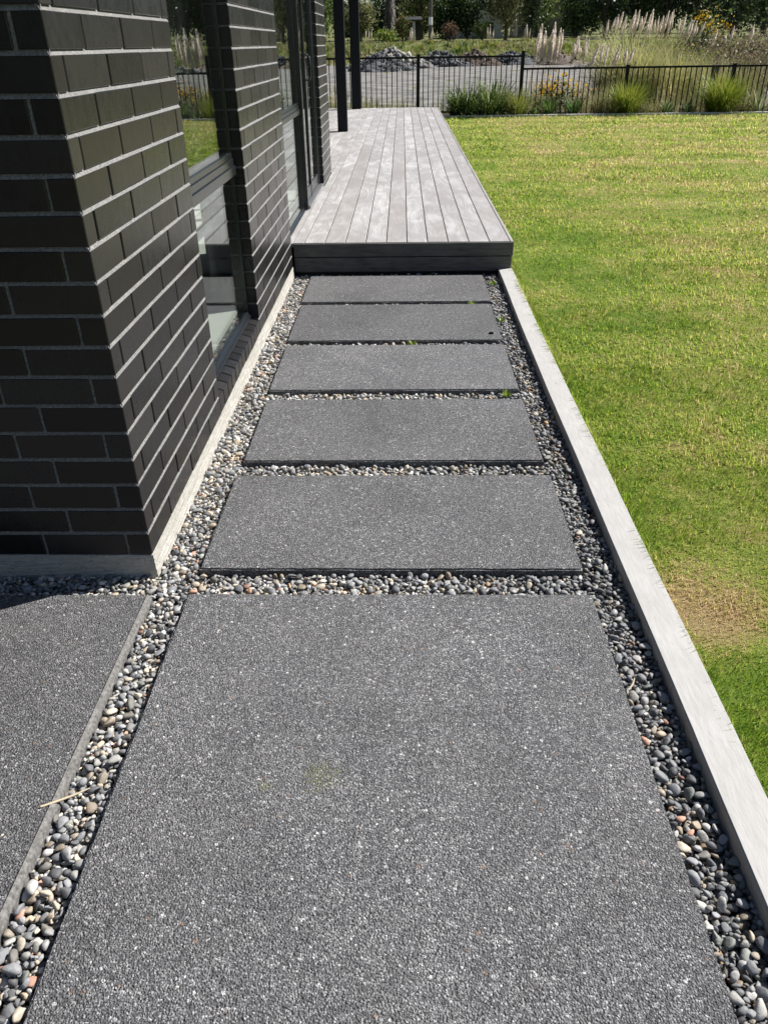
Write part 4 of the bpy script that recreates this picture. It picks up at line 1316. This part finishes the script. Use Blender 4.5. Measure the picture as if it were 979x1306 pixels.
# small porch with a white pillar
r = tag(link('porch', None, None, (1.3, 100.5, 1.5)), 'small dark porch roof on a white pillar beyond the road', 'porch')
link('pillar', MB().box(-0.15, 0.15, -0.15, 0.15, 0, 2.0).mesh('pillar', M['white'], bevel=0.02), r)
link('roof', MB().prism_x([(-0.5, 2.02), (2.6, 2.02), (2.6, 2.5), (-0.5, 2.14)], -1.2, 0.9).mesh('roof', M['darkwall']), r)
link('wall', MB().box(-1.0, 0.8, 1.9, 2.5, 0, 2.0).mesh('wall', M['darkwall']), r)
V, F = tube([(0, 0, 0), (0, 0, 4), (0, 0, 9.5)], [0.21, 0.18, 0.13], 12)
r = link('power_pole', np_mesh('power_pole', V, F, M['pole'], True), None, (3.0, 96.2, 1.5))
tag(r, 'tall timber power pole with a white band, standing by the road', 'pole')
V, F = tube([(0, 0, 1.55), (0, 0, 2.25)], [0.215, 0.21], 12)
link('white_band', np_mesh('white_band', V, F, M['white'], True), r)
link('crossarm', MB().box(-1.1, 1.1, -0.08, 0.08, 8.7, 8.86).mesh('crossarm', M['pole']), r)

# ================================================================== TREES
DK = [(0.028, 0.052, 0.016), (0.040, 0.068, 0.022), (0.060, 0.095, 0.028), (0.022, 0.040, 0.015)]
MID = [(0.08, 0.13, 0.03), (0.125, 0.175, 0.045), (0.055, 0.095, 0.025), (0.165, 0.21, 0.06)]
OLV = [(0.17, 0.18, 0.07), (0.23, 0.23, 0.10), (0.11, 0.125, 0.045), (0.30, 0.295, 0.14)]
def tree(name, x, y, base, h, rx, crown_lo, cols, n, size, label, cat='tree', group='trees beyond the road', clumps=60, ry=None, seed=None, flowers=None):
    r = tag(link(name, None, None, (x, y, base)), label, cat, group)
    ry = ry or rx
    rz = (h-crown_lo)/2
    cz = crown_lo+rz
    tr = max(0.05, rx*0.09)
    parts = []
    V, F = tube([(0, 0, -0.1), (0.05*rx, 0, crown_lo*0.5), (0, 0.03*rx, crown_lo+rz*0.4), (0.04*rx, 0, crown_lo+rz*1.2)], [tr*1.3, tr, tr*0.75, tr*0.3], 8)
    V = [tuple(v) for v in V]
    for q in range(5):
        a = q*1.26+random.uniform(-0.3, 0.3)
        v2, f2 = tube([(0, 0, crown_lo*0.8+rz*0.15*q), (rx*0.3*math.cos(a), ry*0.3*math.sin(a), crown_lo+rz*(0.4+0.15*q)), (rx*0.6*math.cos(a), ry*0.6*math.sin(a), crown_lo+rz*(0.8+0.15*q))], [tr*0.6, tr*0.4, tr*0.12], 6)
        F = F+[tuple(i+len(V) for i in ff) for ff in f2]; V = V+[tuple(v) for v in v2]
    link('trunk', np_mesh('trunk', V, F, M['bark'], True), r)
    lc = shift(leaf_cloud(n, rx, ry, rz, size, cols, clumps, 0.34, 0.35, seed), (0, 0, cz))
    if flowers:
        lc = merge([lc, shift(leaf_cloud(flowers, rx*0.95, ry*0.95, rz*0.9, size*0.8, YEL, 22, 0.25, 0.75, seed), (0, -0.12*ry, cz+rz*0.12))])
    link('crown', np_mesh('crown', *lc[:2], M['leaf'], False, lc[2]), r)
    return r
# (X at Y 100 is about (px-512)*0.087)
tree('evergreen_tree', -9.2, 97, 1.5, 7.5, 2.6, 0.3, MID, 3600, 0.34, 'mid green tree seen between the brick pier and the veranda post')
tree('olive_tree', -4.5, 97.5, 1.5, 4.3, 1.75, 0.5, OLV, 3200, 0.26, 'pale olive bushy tree next to the far veranda post')
tree('evergreen_tree', -6.0, 106, 1.6, 4.6, 2.6, 0.4, DK, 2600, 0.36, 'dark low tree behind the pale olive bushy tree')
tree('evergreen_tree', 2.2, 107, 1.6, 9.0, 3.2, 0.8, OLV[:3]+MID[:2], 4200, 0.36, 'big loose olive green tree behind the power pole')
tree('shrub', 0.0, 98.5, 1.5, 2.6, 0.9, 0.1, MID+[(0.14, 0.06, 0.035)], 1100, 0.22, 'shrub with reddish tips beside the shaggy palm trunk', 'shrub')
tree('shrub', -1.8, 96.8, 1.5, 1.35, 1.5, 0.0, LIME+MID, 1000, 0.22, 'low bright green shrub at the foot of the shaggy palm', 'shrub')
tree('evergreen_tree', 4.7, 98.5, 1.5, 4.6, 1.75, 0.2, DK+MID[:1], 3400, 0.28, 'dark round tree just past the power pole, left of the twin')
tree('evergreen_tree', 6.9, 98.2, 1.5, 5.2, 1.9, 0.2, DK, 3600, 0.28, 'dark round tree of the pair, beside the pale house')
tree('shrub', 5.0, 95.6, 1.5, 1.75, 0.95, 0.05, [(0.14, 0.085, 0.05), (0.10, 0.065, 0.04), (0.18, 0.12, 0.07)], 1000, 0.2, 'rusty brown shrub in front of the dark round trees', 'shrub')
tree('shrub', 8.4, 96.0, 1.5, 2.0, 1.35, 0.1, LIME+PALEL+MID[:2], 1300, 0.2, 'light green bush in front of the pale house', 'shrub')
tree('olive_tree', 11.2, 98.6, 1.5, 6.5, 2.35, 1.0, OLV+[(0.22, 0.22, 0.12)], 4200, 0.28, 'broad pale olive tree in front of the grey gable roof')
tree('cypress', 13.9, 98.0, 1.5, 8.5, 1.15, 0.1, DK, 3200, 0.26, 'narrow dark cypress between the pale olive tree and the grey house')
tree('evergreen_tree', 18.6, 98.8, 1.5, 4.2, 1.9, 0.1, MID[:3]+DK[:2], 3400, 0.28, 'mid green rounded tree in front of the grey house')
far = [(22.0, 99.5, 8.5, 2.6, DK, 'very dark tree beyond the road, first past the grey house'), (25.4, 100.5, 9.5, 2.7, DK, 'very dark tree beyond the road, second past the grey house'),
       (28.6, 99.2, 8.0, 2.5, DK+MID[:1], 'very dark tree beyond the road behind the largest pampas plumes'), (32.0, 100.2, 10.0, 2.9, DK, 'tall very dark tree beyond the road, right of the largest pampas plumes'),
       (35.6, 99.0, 9.0, 2.7, DK+MID[2:3], 'dark tree beyond the road behind the yellow gorse'), (39.5, 100.5, 10.0, 3.0, DK, 'dark tree beyond the road behind the overhanging tree'),
       (16.2, 110, 9.5, 3.0, MID, 'green tree rising behind the grey house roof'), (24.0, 108, 11, 3.4, DK, 'tall dark tree at the back of the dark row')]
for (x, y, h, rx, cols, lab) in far:
    tree('evergreen_tree', x, y, 1.5, h, rx, 0.1, cols, 3200, 0.36, lab)
tree('evergreen_tree', -13.5, 99, 1.5, 8.0, 2.8, 0.2, MID, 2600, 0.38, 'mid green tree farthest along the road behind the house')
# near trees and brush on the right, beyond the fence
tree('overhanging_tree', 16.9, 41.0, FIELD_Z, 8.0, 3.1, 1.55, DK+MID[:2], 6500, 0.20, 'dark tree overhanging the brushwood at the edge of the view', group='trees and brush beyond the fence', clumps=90)
tree('gorse', 14.5, 44.0, FIELD_Z, 2.95, 1.25, 0.3, DK+MID[:2], 1800, 0.14, 'gorse bush with bright yellow flowers by the overhanging tree', 'bush', 'trees and brush beyond the fence', flowers=420)
BR = [(0.16, 0.12, 0.085), (0.21, 0.165, 0.115), (0.12, 0.09, 0.065), (0.17, 0.155, 0.075)]
tree('brush', 12.6, 34.0, FIELD_Z, 2.15, 1.7, 0.0, BR, 4200, 0.10, 'brown dry brush below the gorse', 'bush', 'trees and brush beyond the fence', clumps=80)
tree('brush', 11.3, 29.5, FIELD_Z, 1.45, 1.2, 0.0, BR+OLV[:2], 3200, 0.09, 'brown dry brush at the right end of the fence', 'bush', 'trees and brush beyond the fence', clumps=70)
tree('brush', 9.2, 30.5, FIELD_Z, 1.55, 1.4, 0.0, LIME+OLV+BR[:1], 3400, 0.09, 'greenish yellow brush between pampas and brown brush', 'bush', 'trees and brush beyond the fence', clumps=70)
tree('brush', 15.0, 35.5, FIELD_Z, 2.0, 1.7, 0.0, BR+OLV[:1], 3400, 0.10, 'brown dry brush under the overhanging tree', 'bush', 'trees and brush beyond the fence', clumps=70)
tree('brush', 11.6, 46.5, FIELD_Z, 1.75, 1.8, 0.0, MID+OLV+BR[:1], 2600, 0.14, 'green scrub behind the largest pampas clump', 'bush', 'trees and brush beyond the fence', clumps=70)

parts = []
for i in range(46):
    x = -34+i*2.4+rng.uniform(-0.8, 0.8); h = rng.uniform(5.5, 10.5)
    if -8.2 < x < -4.2: h = 2.2
    parts.append(shift(leaf_cloud(1100, 2.3, 1.6, h*0.5, 0.5, [DK, DK+MID[:1], DK+OLV[2:3]][i % 3], 34, 0.36, 0.25), (x, 122+rng.uniform(-2, 4), 2.0+h*0.5)))
V, F, C = merge(parts)
tag(link('treeline', np_mesh('treeline', V, F, M['leaf'], False, C)), 'dark mass of woodland closing the view behind the houses', 'woodland', kind='stuff')

# palm with a shaggy skirt of dead leaves
r = tag(link('palm_tree', None, None, (-1.35, 100.5, 1.5)), 'palm with a thick grey shaggy trunk beyond the road', 'palm')
V, F = tube([(0, 0, -0.1), (0, 0, 2.6), (0.05, 0, 5.2)], [0.34, 0.30, 0.26], 12)
link('trunk', np_mesh('trunk', V, F, M['bark'], True), r)
parts = []
for k in range(14):
    parts.append(blades(46, (0, 0, 1.0+k*0.30), 0.30, 1.25, 0.07, 0.2, [(0.17, 0.15, 0.125), (0.22, 0.195, 0.165), (0.125, 0.11, 0.095)], 3, 0.25, up=2.55))
V, F, C = merge(parts)
link('dead_leaf_skirt', np_mesh('dead_leaf_skirt', V, F, M['leaf'], False, C), r)
V, F, C = blades(260, (0, 0, 5.1), 0.15, 2.4, 0.12, 1.2, DK+MID, 5, 0.9)
link('crown', np_mesh('crown', V, F, M['leaf'], False, C), r)

# weeds in the path joints
for (x, y, lab) in ((0.455, 4.962, 'tiny green weed in the joint closest to the deck'), (0.06, 4.188, 'tiny green weed in the joint second from the deck'), (0.60, 4.62, 'tiny weed in the pebbles beside the slab second from the deck'), (0.50, 3.46, 'small weed in the joint before the middle stepping slab'), (0.63, 5.45, 'small weed sprouting by the sleeper end at the deck')):
    plant('weed', [blades(24, O0, 0.018, 0.034, 0.008, 1.1, [(0.20, 0.30, 0.04), (0.28, 0.36, 0.06)], 3, 0.8)], (x, y, -0.018), lab, 'weed', 'weeds in the path gravel')
